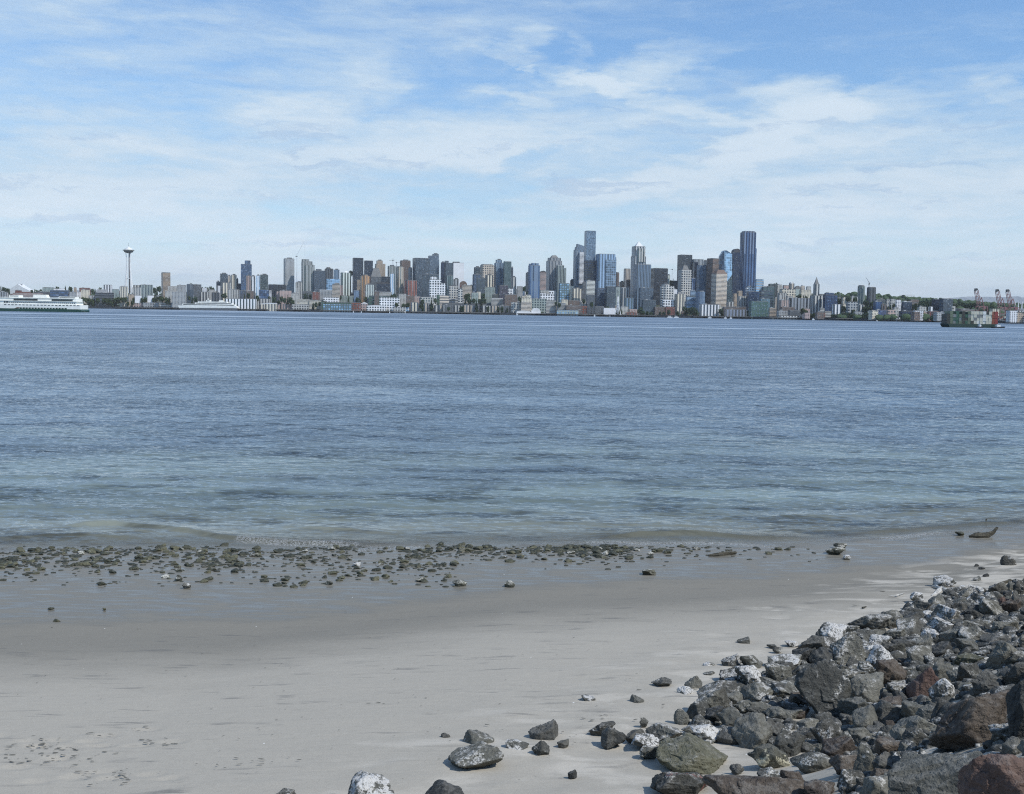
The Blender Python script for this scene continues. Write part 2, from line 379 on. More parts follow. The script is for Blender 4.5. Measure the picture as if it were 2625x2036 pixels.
bc = t.mix(t.m('MULTIPLY', calm, .85), bc, (.42, .49, .56, 1))  # sky sheen of the calm slicks painted into the base colour
fn = t.noise(t.comb(X, t.m('MULTIPLY', Y, 1.7), 0.), 6., 5, .7)
fn2 = t.noise(t.comb(X, t.m('MULTIPLY', Y, 1.4), 3.), 11., 3, .6, dist=.8)
lace = t.ramp(t.m('ABSOLUTE', t.m('SUBTRACT', fn2, .5)), .0, t.m('ADD', .012, t.m('MULTIPLY', fm, .085)), 1., 0.)
fmask = t.m('MULTIPLY', t.m('MULTIPLY', lace, t.ramp(t.m('ADD', fm, t.m('SUBTRACT', fn, .5)), .12, .6)), .6)
bc = t.mix(fmask, bc, (.72, .74, .74, 1))
alpha = t.m('MAXIMUM', t.ramp(dp, -1.6, 2.6, .0, 1.), fmask)
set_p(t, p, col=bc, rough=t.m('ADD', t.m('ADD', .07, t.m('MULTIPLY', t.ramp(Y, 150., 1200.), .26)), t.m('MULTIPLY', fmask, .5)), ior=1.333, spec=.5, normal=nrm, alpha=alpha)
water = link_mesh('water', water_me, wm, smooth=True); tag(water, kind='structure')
# ------------------------------------------------------------------ rocks
def ico(sub):
    bm = bmesh.new(); bmesh.ops.create_icosphere(bm, subdivisions=sub, radius=1.)
    V = np.array([v.co[:] for v in bm.verts]); Fc = np.array([[v.index for v in f.verts] for f in bm.faces]); bm.free()
    return V / np.linalg.norm(V, axis=1)[:, None], Fc
ICO = {k: ico(k) for k in (3, 4, 5, 6)}
def rock_shape(seed, sub=5, planes=15, chip=.07, round_=.0, tip=0.):
    rs = np.random.RandomState(seed); D, Fc = ICO[sub]
    n = rs.normal(size=(planes, 3)); n /= np.linalg.norm(n, axis=1)[:, None]
    dd = rs.uniform(.58, 1.0, planes)
    if tip: n[0] = (0, 0, -1); dd[0] = .5
    q = D @ n.T; r = np.where(q > .06, dd / np.maximum(q, .06), 9.)
    sft = 75. if not round_ else 16.
    rr = -np.log(np.exp(-r * sft).sum(1)) / sft
    rr = np.minimum(rr, 1.45)
    V = D * rr[:, None]
    o = rs.uniform(-50, 50, 3)
    disp = np.array([mnoise.fractal(Vector(v * 1.7 + o), 1.0, 2.1, 5) for v in V]) if sub >= 4 else np.array([mnoise.noise(Vector(v * 2.2 + o)) for v in V]) * .7
    rid = np.array([mnoise.cell(Vector(v * 2.3 + np.array([.35 * v[1], .3 * v[2], .3 * v[0]]) - o)) for v in V])
    d2_ = np.array([mnoise.cell(Vector(v * 5.1 + np.array([.5 * v[2], .4 * v[0], .3 * v[1]]) + o)) for v in V]) if sub >= 5 else 0.
    V = V * (1 + chip * 1.25 * disp + chip * .5 * (d2_ - .5) + chip * .9 * (rid - .5))[:, None]
    V -= (V.max(0) + V.min(0)) / 2; V /= (V.max(0) - V.min(0)) / 2
    return np_mesh('rock', V, Fc)
def rock_mat(name, base, base2, crust=.0, crustcol=(.62, .61, .57), spread=.5, wet=False, patch=None):
    m, t, p = new_mat(name); P = pos(t); rnd = t.new('ShaderNodeObjectInfo').outputs['Random']
    Q = t.v('ADD', P, t.comb(t.m('MULTIPLY', rnd, 37.), t.m('MULTIPLY', rnd, 91.), 0.))
    nb = t.noise(Q, 2.6, 5, .65); nf = t.noise(Q, 24., 5, .72); nm = t.noise(Q, 7., 4, .65)
    c = t.mix(t.ramp(t.m('ADD', nb, t.m('MULTIPLY', t.m('SUBTRACT', rnd, .5), .3)), .36, .62), base + (1,), base2 + (1,))
    f = t.m('ADD', .12, t.m('MULTIPLY', nf, 1.55)); c = t.mix(1., c, t.comb(f, f, f), 'MULTIPLY')
    # light mineral specks and pits
    vo = t.new('ShaderNodeTexVoronoi'); t.put(vo.inputs['Vector'], Q); vo.inputs['Scale'].default_value = 34.
    pit = t.ramp(vo.outputs['Distance'], .10, .34)
    nz = t.sep(t.new('ShaderNodeNewGeometry').outputs['Normal'])[2]
    if crust > 0:
        big = t.ramp(t.m('ADD', t.m('ADD', nb, t.m('MULTIPLY', t.m('SUBTRACT', nm, .5), .9)), t.m('MULTIPLY', nz, .12)), .80 - crust * .40, .98 - crust * .40)
        nff = t.noise(Q, 46., 3, .6)
        fine = t.ramp(t.m('ADD', t.m('MULTIPLY', t.m('ADD', nf, nff), .5), t.m('MULTIPLY', big, spread * .10)), .50, .60)
        k = t.m('MULTIPLY', t.m('MULTIPLY', fine, big), .92)
        c = t.mix(k, c, crustcol + (1,))
    if patch:
        k2 = t.ramp(t.m('ADD', nb, t.m('MULTIPLY', t.m('SUBTRACT', nm, .5), .25)), patch[1], patch[1] + .03)
        c = t.mix(k2, c, t.mix(nf, tuple(x * .6 for x in patch[0]) + (1,), patch[0] + (1,)))
    dust = t.m('MULTIPLY', t.ramp(nz, .35, .9), t.ramp(t.m('ADD', nm, t.m('MULTIPLY', t.m('SUBTRACT', nf, .5), .8)), .46, .60)); c = t.mix(t.m('MULTIPLY', dust, 0. if wet else .26), c, (.27, .262, .24, 1))
    h = t.m('ADD', t.m('MULTIPLY', nm, 1.2), t.m('ADD', t.m('MULTIPLY', nf, .55), t.m('MULTIPLY', pit, .12)))
    set_p(t, p, col=c, rough=.55 if wet else .82, spec=.5 if wet else .28, normal=bump(t, h, .9, .045))
    return m
RM = {
 'dark':  rock_mat('basalt_dark', (0.054, 0.056, 0.053), (0.111, 0.109, 0.096), .18),
 'grey':  rock_mat('basalt_grey', (0.115, 0.117, 0.103), (0.182, 0.178, 0.150), .26),
 'speck': rock_mat('basalt_speckled', (0.078, 0.079, 0.071), (0.143, 0.141, 0.118), .55),
 'crust': rock_mat('basalt_crusted', (0.083, 0.081, 0.070), (0.165, 0.162, 0.136), .68, (.52, .51, .48), spread=.6),
 'white': rock_mat('basalt_whitewashed', (0.100, 0.101, 0.089), (0.200, 0.197, 0.168), .92, (.64, .63, .60), spread=1.0),
 'brown': rock_mat('basalt_brown', (0.072, 0.059, 0.049), (0.120, 0.099, 0.078), .12),
 'red':   rock_mat('rock_reddish', (0.105, 0.063, 0.053), (0.155, 0.106, 0.086), .12),
 'olive': rock_mat('rock_olive', (0.075, 0.078, 0.055), (0.145, 0.141, 0.096), .30),
 'tan':   rock_mat('rock_tan', (0.130, 0.111, 0.077), (0.240, 0.202, 0.137), .25),
 'yellow': rock_mat('rock_with_yellow_patch', (0.055, 0.056, 0.046), (0.100, 0.099, 0.077), .2, patch=((.62, .58, .42), .53)),
 'redpatch': rock_mat('rock_with_red_patch', (0.060, 0.059, 0.050), (0.110, 0.106, 0.089), .5, patch=((.22, .10, .085), .56)),
 'wet':   rock_mat('shore_stone', (.040, .043, .026), (.125, .120, .068), .20, (.30, .31, .22), wet=True),
 'wetpale': rock_mat('shore_stone_pale', (0.070, 0.071, 0.055), (0.160, 0.157, 0.118), .75, (.55, .54, .48), spread=.9),
}
ROCKS = [rock_shape(100 + i, 5, 11 + i % 8, .05 + .012 * (i % 4)) for i in range(26)]
PYR = [rock_shape(300 + i, 5, 9, .05, tip=1) for i in range(5)]
RND = [rock_shape(400 + i, 5, 22, .05, round_=1) for i in range(5)]
BIG = {}
SMALLR = [rock_shape(500 + i, 4, 14, .08, round_=i % 2) for i in range(10)]
def dupmesh(me, mat, cache={}):
    k = (me.name, mat.name)
    if k not in cache:
        c = me.copy(); c.materials.clear(); c.materials.append(mat); c.shade_smooth(); cache[k] = c
    return cache[k]
def put_rock(cx, y0, y1, w, kind, meshes, label=None, cat='rock', group=None, rot=None, name='rock', sink=.25, k=None, hmul=1., rz=None, foot=None):
    """rock seen with its foot near pixel (cx, y1), w pixels wide, reaching up to y0"""
    b = ground_hit(cx, y1 - (y1 - y0) * .10 if foot is None else foot)
    dist = (b - CAMP).dot(_F); s = dist / FPX; W_ = w * s; dd = (b - CAMP).normalized(); sn = -dd.z
    D_ = W_ * .8; H_ = max(((y1 - y0) * s - .55 * D_ * sn) / math.cos(math.asin(sn)), .34 * W_) * hmul
    me = meshes[k if k is not None else random.randrange(len(meshes))]
    o = bpy.data.objects.new(name, dupmesh(me, RM[kind])); COL.objects.link(o)
    H2 = H_ * (1 + sink)
    ctr = b + Vector((dd.x, dd.y, 0)).normalized() * D_ * .38
    zc = float(ground_z(ctr.x, ctr.y))
    o.location = (ctr.x, ctr.y, (b.z + zc) / 2 * .5 + zc * .5 - sink * H_ + H2 / 2)
    o.scale = (W_ / 2, D_ / 2, H2 / 2)
    rx, ry = (random.uniform(-.16, .16), random.uniform(-.2, .2)) if rot is None else rot
    o.rotation_euler = (rx, ry, (random.uniform(-.35, .35) if rz is None else rz))
    tag(o, label, cat, group); return o
TR = {'a': (1900, 1400, 2.663), 'b': (1500, 1600, 3.64), 'c': (650, 1750, 2.299), 'e': (2000, 1280, 3.494), 'f': (600, 1350, 2.73), 'g': (0, 1350, 3.12), 'h': (1300, 1300, 3.12)}
# tile, x0, y0, x1, y1, kind, shape (r rough, p pyramid, o round, B own big mesh), label
HAND = [
('c',80,620,260,735,'speck','r','small dark rock with a white fringe, cut off by the frame below the open sand'),
('c',540,548,860,780,'white','r','jagged rock with bright white whitewash over its top, standing alone on the sand'),
('c',960,598,1255,790,'dark','o','smooth dark humped rock with a pale dusted shoulder, next to the jagged whitewashed one'),
('c',1140,388,1485,525,'speck','r','long low rock with two humps and white dusting along its crest'),
('c',1225,288,1420,372,'speck','p','low pyramid rock on bare sand above the long two-humped rock'),
('c',1615,228,1815,345,'dark','p','dark pyramid rock with white skirt, tallest in the loose cluster on the sand'),
('c',1485,340,1620,405,'white','r','flat white-crusted rock half sunk at the foot of the dark pyramid'),
('c',1640,345,1755,438,'speck','r','blocky speckled rock in front of the dark pyramid rock'),
('c',1785,335,1868,388,'crust','o','small pale oval rock beside the dark pyramid rock'),
('c',1970,232,2140,318,'crust','r','stubby rock with a beaded white face and a low tail in the sand'),
('c',1850,513,1905,558,'dark','p','tiny dark pointed stone alone on the rippled sand'),
('c',1105,300,1160,322,'dark','p','tiny dark stone poking from sand beyond the low pyramid rock'),
('c',1930,85,2020,115,'white','r','flat pale chip of rock lying alone on the open beach'),
('b',135,965,385,1160,'dark','r','dark diagonal wedge of rock leaning up out of the sand'),
('b',380,980,565,1120,'dark','r','blackish lumpy rock touching the dark diagonal wedge'),
('b',560,940,910,1100,'crust','r','broad low rock thickly sprinkled with white barnacles'),
('b',895,925,1055,1035,'crust','r','small block with a bright flat top at the end of the barnacled low rock'),
('b',500,875,590,970,'speck','r','knobbly little rock behind the barnacled low rock'),
('b',430,1085,720,1170,'white','r','low crust of white-coated rock in front of the barnacled low rock'),
('b',500,1120,720,1265,'speck','r','slender tilted stone pointing down the beach, ringed by light sand'),
('b',730,1070,880,1165,'speck','p','small peaked rock near the slender tilted stone'),
('b',830,800,975,935,'grey','p','plain grey pointed rock at the edge of the pile'),
('b',930,725,1160,905,'speck','r','rough rock with black shaded face behind the plain grey pointed one'),
('b',1115,770,1330,950,'dark','r','black angular rock with a thin white vein across it'),
('b',1210,780,1490,1010,'grey','r','pale grey tilted slab with beaded white rim'),
('b',1280,640,1480,790,'grey','o','round-faced grey rock wedged above the pale tilted slab'),
('b',1020,520,1440,700,'crust','r','flat-topped rock with white tabletop and black front, edge of the pile'),
('b',925,480,1085,620,'grey','p','clean dark grey tooth of rock at the tip of the pile'),
('b',845,595,1010,680,'white','r','low white-streaked rock under the dark grey tooth'),
('b',1240,415,1560,570,'crust','r','black-fronted rock with white ridge behind the tabletop rock'),
('b',1265,280,1460,415,'crust','p','craggy white-veined rock, first of a pair facing the sand'),
('b',1440,290,1680,430,'speck','r','sloping dark rock, second of a pair facing the sand'),
('b',1705,290,2030,425,'white','r','frosted mound of rock with a dark lower face'),
('b',620,500,825,590,'speck','r','isolated flat rock with a white cap on open sand near the pile'),
('b',410,660,550,750,'grey','p','small leaning triangular rock alone on the sand'),
('b',1410,135,1560,185,'speck','p','small tent-shaped rock up the beach, pale on one side'),
('b',1690,190,1790,230,'speck','r','little dark rock in a group of three on the sand'),
('b',1750,215,1850,270,'crust','r','little split rock in front of a group of three on the sand'),
('b',1860,150,1990,215,'white','r','little all-white rock, palest of a group of three on the sand'),
('b',1100,365,1210,400,'white','r','flat white and dark chip near the tip of the pile'),
('b',1100,450,1210,485,'speck','p','low dark chip just beyond the dark grey tooth'),
('b',1555,530,1830,620,'crust','r','long low black rock with a white upper edge over a sand hollow'),
('b',1810,490,2184,620,'speck','r','wide dark ledge of rock with a frosted corner'),
('b',1480,720,1800,900,'speck','r','dark boxy rock sprinkled with white specks in mid pile'),
('b',1700,600,2100,720,'crust','r','long reclining rock with whitened spine'),
('b',1790,800,2040,900,'grey','r','pale flat rock below the long reclining rock'),
('b',1560,880,1900,1120,'dark','r','black cube-like boulder with a thin white top edge'),
('b',1215,970,1500,1130,'dark','o','bowl-shaped dark rock with a smooth hollow face, resting on sand'),
('b',1915,880,2184,1010,'grey','r','grey slab with a white smear leaning on the black cube-like boulder'),
('b',1980,1000,2170,1130,'dark','r','squat dark block tucked under the smeared grey slab'),
('b',1520,1115,1900,1375,'yellow','r','boulder with a bright yellow-white patch on its face, sitting on sand'),
('b',1910,1180,2330,1400,'speck','o','rounded brown-grey boulder with barnacles on one shoulder'),
('b',640,1120,1370,1400,'olive','B','large olive-tan domed boulder with a black shaded flank'),
('b',600,1340,1190,1660,'redpatch','B','dark boulder with a brick-red patch, in front of the olive domed boulder'),
('b',1340,1320,1480,1405,'dark','r','fist-like dark stone on sand between the domed and yellow-patched boulders'),
('b',1600,1340,1820,1480,'speck','r','dark rock with a white blaze behind the long brown boulder'),
('b',1100,1440,2120,1860,'brown','B','long mossy brown boulder lying across the bottom edge'),
('b',1800,1370,2115,1600,'brown','r','brown boulder with a flat shoulder behind the long mossy one'),
('b',2065,125,2380,260,'crust','r','dark lens-shaped rock with white rim at the sand line'),
('a',350,800,750,1215,'speck','B','tall dark triangular boulder with a pointed peak in mid pile'),
('a',610,590,860,830,'crust','B','tall grey boulder dusted white on its far slope'),
('a',715,460,1030,610,'crust','r','frosted twin-faced rock on the crest above the beach'),
('a',850,690,1050,880,'white','o','round rock beaded blue-white with barnacles'),
('a',870,612,1030,700,'white','r','bright white crusted ledge directly behind the blue-white beaded rock'),
('a',1030,630,1200,750,'dark','r','plain dark faceted rock next to the bright white ledge'),
('a',1130,600,1330,730,'grey','p','grey peaked rock with white flecks on the crest'),
('a',1040,490,1290,640,'crust','r','white-netted rock sloping to the sand'),
('a',1300,400,1490,540,'white','r','heavily whitewashed boulder with a dark peak on the crest'),
('a',1420,350,1535,440,'grey','r','clean grey block behind the heavily whitewashed boulder'),
('a',1500,380,1620,450,'grey','p','small clean grey wedge on the crest'),
('a',1600,370,1800,520,'crust','r','craggy rock with white crumbs all over, near the crest end'),
('a',1725,345,1830,480,'red','r','upright reddish-grey stone on the crest'),
('a',1810,310,1960,480,'dark','r','large clean dark rock where the pile meets the frame edge'),
('a',1300,200,1460,290,'white','r','white-capped rock with a dark side, alone on the upper beach'),
('a',1150,315,1240,385,'white','o','small white crumbly boulder on the sand short of the pile'),
('a',1575,205,1645,245,'crust','p','small squat pale rock among scattered stones up the beach'),
('a',1775,65,1875,142,'crust','p','pale pyramid rock standing alone near the wet sand'),
('a',1650,185,1690,210,'dark','p','tiny dark stone beyond the squat pale rock'),
('a',1590,120,1630,140,'dark','p','tiny dark peaked stone on damp sand, farther of two'),
('a',1620,143,1665,160,'dark','r','tiny flat dark stone on damp sand, nearer of two'),
('a',1665,640,1915,855,'grey','B','big pale grey speckled boulder with a broad flat face'),
('a',1630,590,1860,700,'dark','r','dark jagged rock behind the big pale speckled boulder'),
('a',1440,720,1650,860,'olive','r','tan-stained rock beside the big pale speckled boulder'),
('a',1450,630,1670,740,'grey','r','clean slab above the tan-stained rock'),
('a',1545,850,1810,1035,'dark','B','big boulder with a wholly black face and grey flat top'),
('a',1400,830,1580,960,'grey','r','light grey rock behind the black-faced boulder'),
('a',1280,905,1455,1095,'white','o','egg-shaped boulder coated in white droppings'),
('a',1130,820,1345,1060,'red','p','reddish-grey cone-shaped boulder leaning on the egg-shaped white one'),
('a',930,1020,1120,1130,'brown','o','smooth brown humped rock in a shaded dip'),
('a',740,880,1010,1100,'grey','r','large clean grey sloping boulder beside the tall triangular one'),
('a',1000,915,1150,975,'crust','r','low rock with a white streak on its back'),
('a',940,860,1020,930,'white','o','small ball of white barnacles in mid pile'),
('a',740,1090,970,1290,'grey','r','smooth-topped wedge rock with a black underside'),
('a',1290,1040,1490,1195,'dark','p','jet black wedge rock propped against the giant brown boulder'),
('a',1030,1150,1230,1290,'grey','r','flat speckled slab with a shaded gap beneath'),
('a',1270,970,1870,1430,'brown','B','giant dark brown boulder, largest whole one in the pile'),
('a',1800,900,2040,1400,'dark','B','tall dark boulder at the frame edge beside the giant brown one'),
('a',1780,1310,1940,1450,'crust','o','grey speckled rock jammed between the brown and red giants'),
('a',1500,1420,2160,1980,'red','B','giant reddish boulder filling the bottom corner'),
('a',920,1340,1780,1980,'grey','B','giant greenish-grey slab with a stepped black end'),
('a',1350,1560,1550,1740,'olive','p','yellow-green pointed rock in front of the giant slab'),
('a',545,1300,800,1480,'brown','r','squarish brown boulder on the sand pocket'),
('a',630,1250,815,1360,'speck','r','speckled grey rock behind the squarish brown boulder'),
('a',760,1360,950,1580,'speck','p','grey cone rock with a vertical white stripe'),
('a',1070,1340,1190,1420,'grey','p','little grey wedge beside the black hole under the giant'),
('a',1020,1240,1190,1360,'grey','r','light grey faceted stone above the little grey wedge'),
('a',945,1230,1060,1330,'dark','r','dark faceted stone touching the light grey one'),
('a',850,1220,1010,1310,'dark','r','small dark rock sloping to the sand pocket'),
('a',1210,1100,1280,1150,'tan','r','small orange-tan stone tucked under the black wedge'),
('a',780,1580,880,1680,'dark','r','small dark boulder in a row before the giant slab'),
('a',430,1600,640,1720,'brown','r','low brown rock at the bottom edge'),
('a',660,1610,760,1700,'speck','r','small speckled rock at the bottom edge near the low brown one'),
('e',475,395,600,455,'wetpale','r','pale olive humped rock in the thin water film, nearer the sea'),
('e',395,450,580,502,'wetpale','r','flat pale olive rock streaked white, on wet sand'),
('e',560,500,625,545,'white','o','small bright white stone on wet sand'),
('e',1560,290,1650,332,'wet','o','round dark rock at the water line beside the log'),
('f',1525,372,1632,425,'wetpale','o','barnacle-covered oval rock on wet sand, bigger of two'),
('f',1890,380,1970,430,'wetpale','o','barnacle-covered knob of rock on wet sand, smaller of two'),
('f',1272,355,1350,390,'wetpale','r','flat pale rock at the end of the dark shore stones'),
('f',635,380,695,415,'wetpale','r','small pale-topped stone at the landward fringe of shore stones'),
('f',830,245,885,278,'white','r','small white stone among the dark shore stones'),
('g',1455,450,1530,502,'white','r','cream white stone beneath a cluster of dark shore stones'),
('g',1400,390,1460,440,'wetpale','o','round mottled stone just above the cream white one'),
('g',425,738,485,765,'wet','p','lone dark pointed stone where wet sand turns dry'),
('g',385,645,435,665,'wet','r','dark stone inside the runoff pattern on wet sand'),
('g',818,650,848,672,'wet','o','tiny round dark stone inside the runoff pattern'),
('g',770,440,842,475,'wet','o','dark rounded stone apart from the shore cluster'),
('h',1075,498,1198,550,'wetpale','r','pale and dark stone pair-like lump on wet sand beyond the shore stones'),
]
def tpx(tl, x, y): ox, oy, s = TR[tl]; return ox + x / s, oy + y / s
BOX = []
for i, (tl, x0, y0, x1, y1, kind, shp, lab) in enumerate(HAND):
    X0, Y0 = tpx(tl, x0, y0); X1, Y1 = tpx(tl, x1, y1)
    if shp == 'B': ms = [rock_shape(700 + i, 6, 16, .055)]
    else: ms = {'r': ROCKS, 'p': PYR, 'o': RND}[shp]
    w = X1 - X0; rz = random.uniform(-.3, .3) if shp != 'B' else 0.
    low = tl in 'efgh'
    put_rock((X0 + X1) / 2, Y0, Y1, w * 1.0, kind, ms, lab, 'boulder' if w > 85 else ('stone' if w < 30 else 'rock'), group=('loose stones on the wet sand' if low else 'rocks piled and strewn on the beach'),
             k=(i * 7) % len(ms), rz=rz, rot=(0, 0) if shp in 'pB' else None, name='boulder' if w > 85 else ('stone' if w < 30 else 'rock'), sink=.25 if low else (.45 if tl == 'c' else .32))
    if not low and w > 20: BOX.append((X0, Y0, X1, Y1))

def inside(x, y, poly):
    c = False; j = len(poly) - 1
    for i in range(len(poly)):
        if (poly[i][1] > y) != (poly[j][1] > y) and x < (poly[j][0] - poly[i][0]) * (y - poly[i][1]) / (poly[j][1] - poly[i][1]) + poly[i][0]: c = not c
        j = i
    return c
PILE = [(2680, 1475), (2560, 1500), (2420, 1530), (2330, 1560), (2200, 1600), (2130, 1630), (2060, 1660), (2000, 1710), (1920, 1740), (1840, 1790), (1780, 1830), (1800, 1880), (1950, 1900), (2100, 1935), (2180, 1990), (2200, 2060), (2760, 2060), (2760, 1475)]
placed = []
import re
NICK = []
for (tl, x0, y0, x1, y1, kind, shp, lab) in HAND:
    nk = re.split(r',| with | behind | beside | over | in | near | facing | on | below | above | under | at | touching | up | sprinkled | next | between | leaning | wedged | tucked | against | filling | where | propped | jammed | beneath | poking | cut | standing | alone | thickly | pointing | coated | beaded | directly | sloping | of ', lab)[0]
    if len(nk.split()) < 3: nk = ' '.join(lab.split(',')[0].split()[:6])
    NICK.append(((tpx(tl, (x0 + x1) / 2, (y0 + y1) / 2)), nk))
_names = [n for _, n in NICK]; NICK = [q for q in NICK if _names.count(q[1]) == 1]
USED = set(h[7] for h in HAND)
LOOK = {'dark': 'dark angular', 'grey': 'grey angular', 'speck': 'white-flecked', 'crust': 'barnacled', 'white': 'whitewashed', 'brown': 'brownish', 'wet': 'dark weedy', 'wetpale': 'pale barnacled'}
def near_label(x, y, w, kd, noun='rock', most=4):
    c = sorted(NICK, key=lambda q: (q[0][0] - x) ** 2 + 2.5 * (q[0][1] - y) ** 2)
    for extra in ('', 'small ' if w < 45 else 'sizeable '):
        for (q, nk) in c[:most]:
            dx_, dy_ = x - q[0], y - q[1]
            rel = ('on the beach side of' if dx_ < 0 else 'on the landward side of') if abs(dx_) > abs(dy_) * 1.6 else ('just behind' if dy_ < 0 else 'just in front of')
            s_ = extra + LOOK[kd] + ' ' + noun + ' ' + rel + ' the ' + nk
            if s_ not in USED and len(s_.split()) <= 15: USED.add(s_); return s_
    s_ = (extra + LOOK[kd] + ' ' + noun + ' among others around the ' + c[0][1]); return ' '.join(s_.split()[:16])
rr_ = random.Random(21)
def try_fill(n, wlo, whi, over, kinds, poly, group, labels, cat, name, hidden=.45):
    c = 0; tries = 0
    while c < n and tries < 40000:
        tries += 1
        x = rr_.uniform(1500, 2740); y = rr_.uniform(1470, 2060)
        if not inside(x, y, poly): continue
        persp = .62 + .75 * (y - 1480) / 550
        w = rr_.uniform(wlo, whi) * persp; h = w * rr_.uniform(.55, .85)
        if any(abs(x - q[0]) < (w + q[2]) * over and abs(y - q[1]) < (h + q[3]) * over for q in placed): continue
        if any(b[0] + (b[2] - b[0]) * .14 < x < b[2] - (b[2] - b[0]) * .14 and b[1] + (b[3] - b[1]) * .0 < y < b[3] - (b[3] - b[1]) * .0 for b in BOX): continue
        kd = rr_.choice(kinds)
        if y < 1500 + (2625 - x) * .36 + 90 and rr_.random() < .55: kd = rr_.choice(['crust', 'speck', 'white'])
        put_rock(x, y - h * .5, y + h * .5, w, kd, ROCKS + PYR + RND[:1], near_label(x, y, w, kd), cat, group, name=name, sink=.3, k=rr_.randrange(len(ROCKS)))
        placed.append((x, y, w, h)); c += 1
    return c
LB = {'dark': 'dark angular filler rock wedged in the shoreline pile', 'grey': 'grey angular filler rock wedged in the shoreline pile', 'speck': 'dark speckled filler rock wedged in the shoreline pile',
      'crust': 'barnacle-crusted filler rock wedged in the shoreline pile', 'white': 'whitewashed filler rock wedged in the shoreline pile', 'brown': 'brownish filler rock wedged in the shoreline pile'}
kk_ = ['dark', 'grey', 'dark', 'speck', 'grey', 'brown', 'crust', 'crust', 'speck']
n1_ = try_fill(95, 62, 100, .30, kk_, PILE, 'filler rocks packed in the pile', LB, 'rock', 'rock')
n2_ = try_fill(185, 24, 52, .31, kk_, PILE, 'filler rocks packed in the pile', LB, 'rock', 'rock')
# fine rubble in the gaps: nobody could count it
def merged(name, items, mat, label, cat, kind='stuff'):
    Vs, Fs, off = [], [], 0
    for (V, Fc) in items:
        Vs.append(V); Fs.append(Fc + off); off += len(V)
    me = np_mesh(name, np.concatenate(Vs), np.concatenate(Fs)); o = link_mesh(name, me, mat, smooth=False); return tag(o, label, cat, None, kind)
def lowrock(rs, sub=3):
    D, Fc = ICO[sub]; n = rs.normal(size=(12, 3)); n /= np.linalg.norm(n, axis=1)[:, None]; dd = rs.uniform(.6, 1, 12)
    q = D @ n.T; r = np.where(q > .06, dd / np.maximum(q, .06), 9.).min(1); return D * np.minimum(r, 1.4)[:, None], Fc
rs = np.random.RandomState(5); LOW = [lowrock(rs) for _ in range(16)]
items = []
while len(items) < 1500:
    x = rr_.uniform(1560, 2760); y = rr_.uniform(1480, 2050)
    if not inside(x, y, PILE): continue
    b = ground_hit(x, y); s = (b - CAMP).length / FPX * rr_.uniform(7, 24)
    V, Fc = LOW[rr_.randrange(16)]; a = rr_.uniform(0, 6.28); ca, sa = math.cos(a), math.sin(a)
    V = V * np.array([s, s * rr_.uniform(.6, 1), s * rr_.uniform(.5, .9)]); V = np.stack([V[:, 0] * ca - V[:, 1] * sa, V[:, 0] * sa + V[:, 1] * ca, V[:, 2]], -1) + np.array([b.x, b.y, b.z + s * .15])
    items.append((V, Fc))
# the same slope carries on past the edges of the picture
n_ = 0
while n_ < 3400:
    e1 = rr_.uniform(-.2, 9.); f1 = rr_.uniform(-34, 16)
    x = _La.x + _Ld[0] * -f1 + _Ln[0] * e1; y = _La.y + _Ld[1] * -f1 + _Ln[1] * e1
    if y < -3 or y > 44: continue
    z = float(ground_z(x, y)); v = Vector((x, y, z)) - CAMP; dpt = v.dot(_F)
    if dpt > 1 and abs(v.dot(_Rt) / dpt * FPX) < PW / 2 + 110 and abs(v.dot(_Up) / dpt * FPX) < PH / 2 + 260: continue
    s = rr_.uniform(.10, .32); V, Fc = LOW[rr_.randrange(16)]; a = rr_.uniform(0, 6.28); ca, sa = math.cos(a), math.sin(a)
    V = V * np.array([s, s * .75, s * .65]); items.append((np.stack([V[:, 0] * ca - V[:, 1] * sa, V[:, 0] * sa + V[:, 1] * ca, V[:, 2]], -1) + np.array([x, y, z + s * .2]), Fc)); n_ += 1
merged('rubble', items, RM['speck'], 'broken rubble filling gaps between the piled rocks', 'rubble')
# dark stones strewn along the water's edge
def shore_spot():
    while True:
        x = rr_.uniform(-20, 2120)
        if x < 1180:
            y = 1404 + abs(rr_.gauss(0, 1)) * 42 + 4 * math.sin(x * .02); dens = .35 + .9 * vn(np.array([x * .016]), np.array([y * .045 + 3]))[0]
            if y > 1506: continue
        else:
            y = 1402 + abs(rr_.gauss(0, 1)) * 17; dens = .62 * (1.25 - (x - 1180) / 1100) + (.5 if 1420 < x < 1620 else 0)
            if y > 1490: continue
            if x > 1650 and rr_.random() < .45: continue
        if rr_.random() < dens ** 2.0 * .9: return x, y
spots = []
while len(spots) < 760:
    x, y = shore_spot(); w = 6 + 20 * rr_.random() ** 2.4; spots.append((w, x, y))
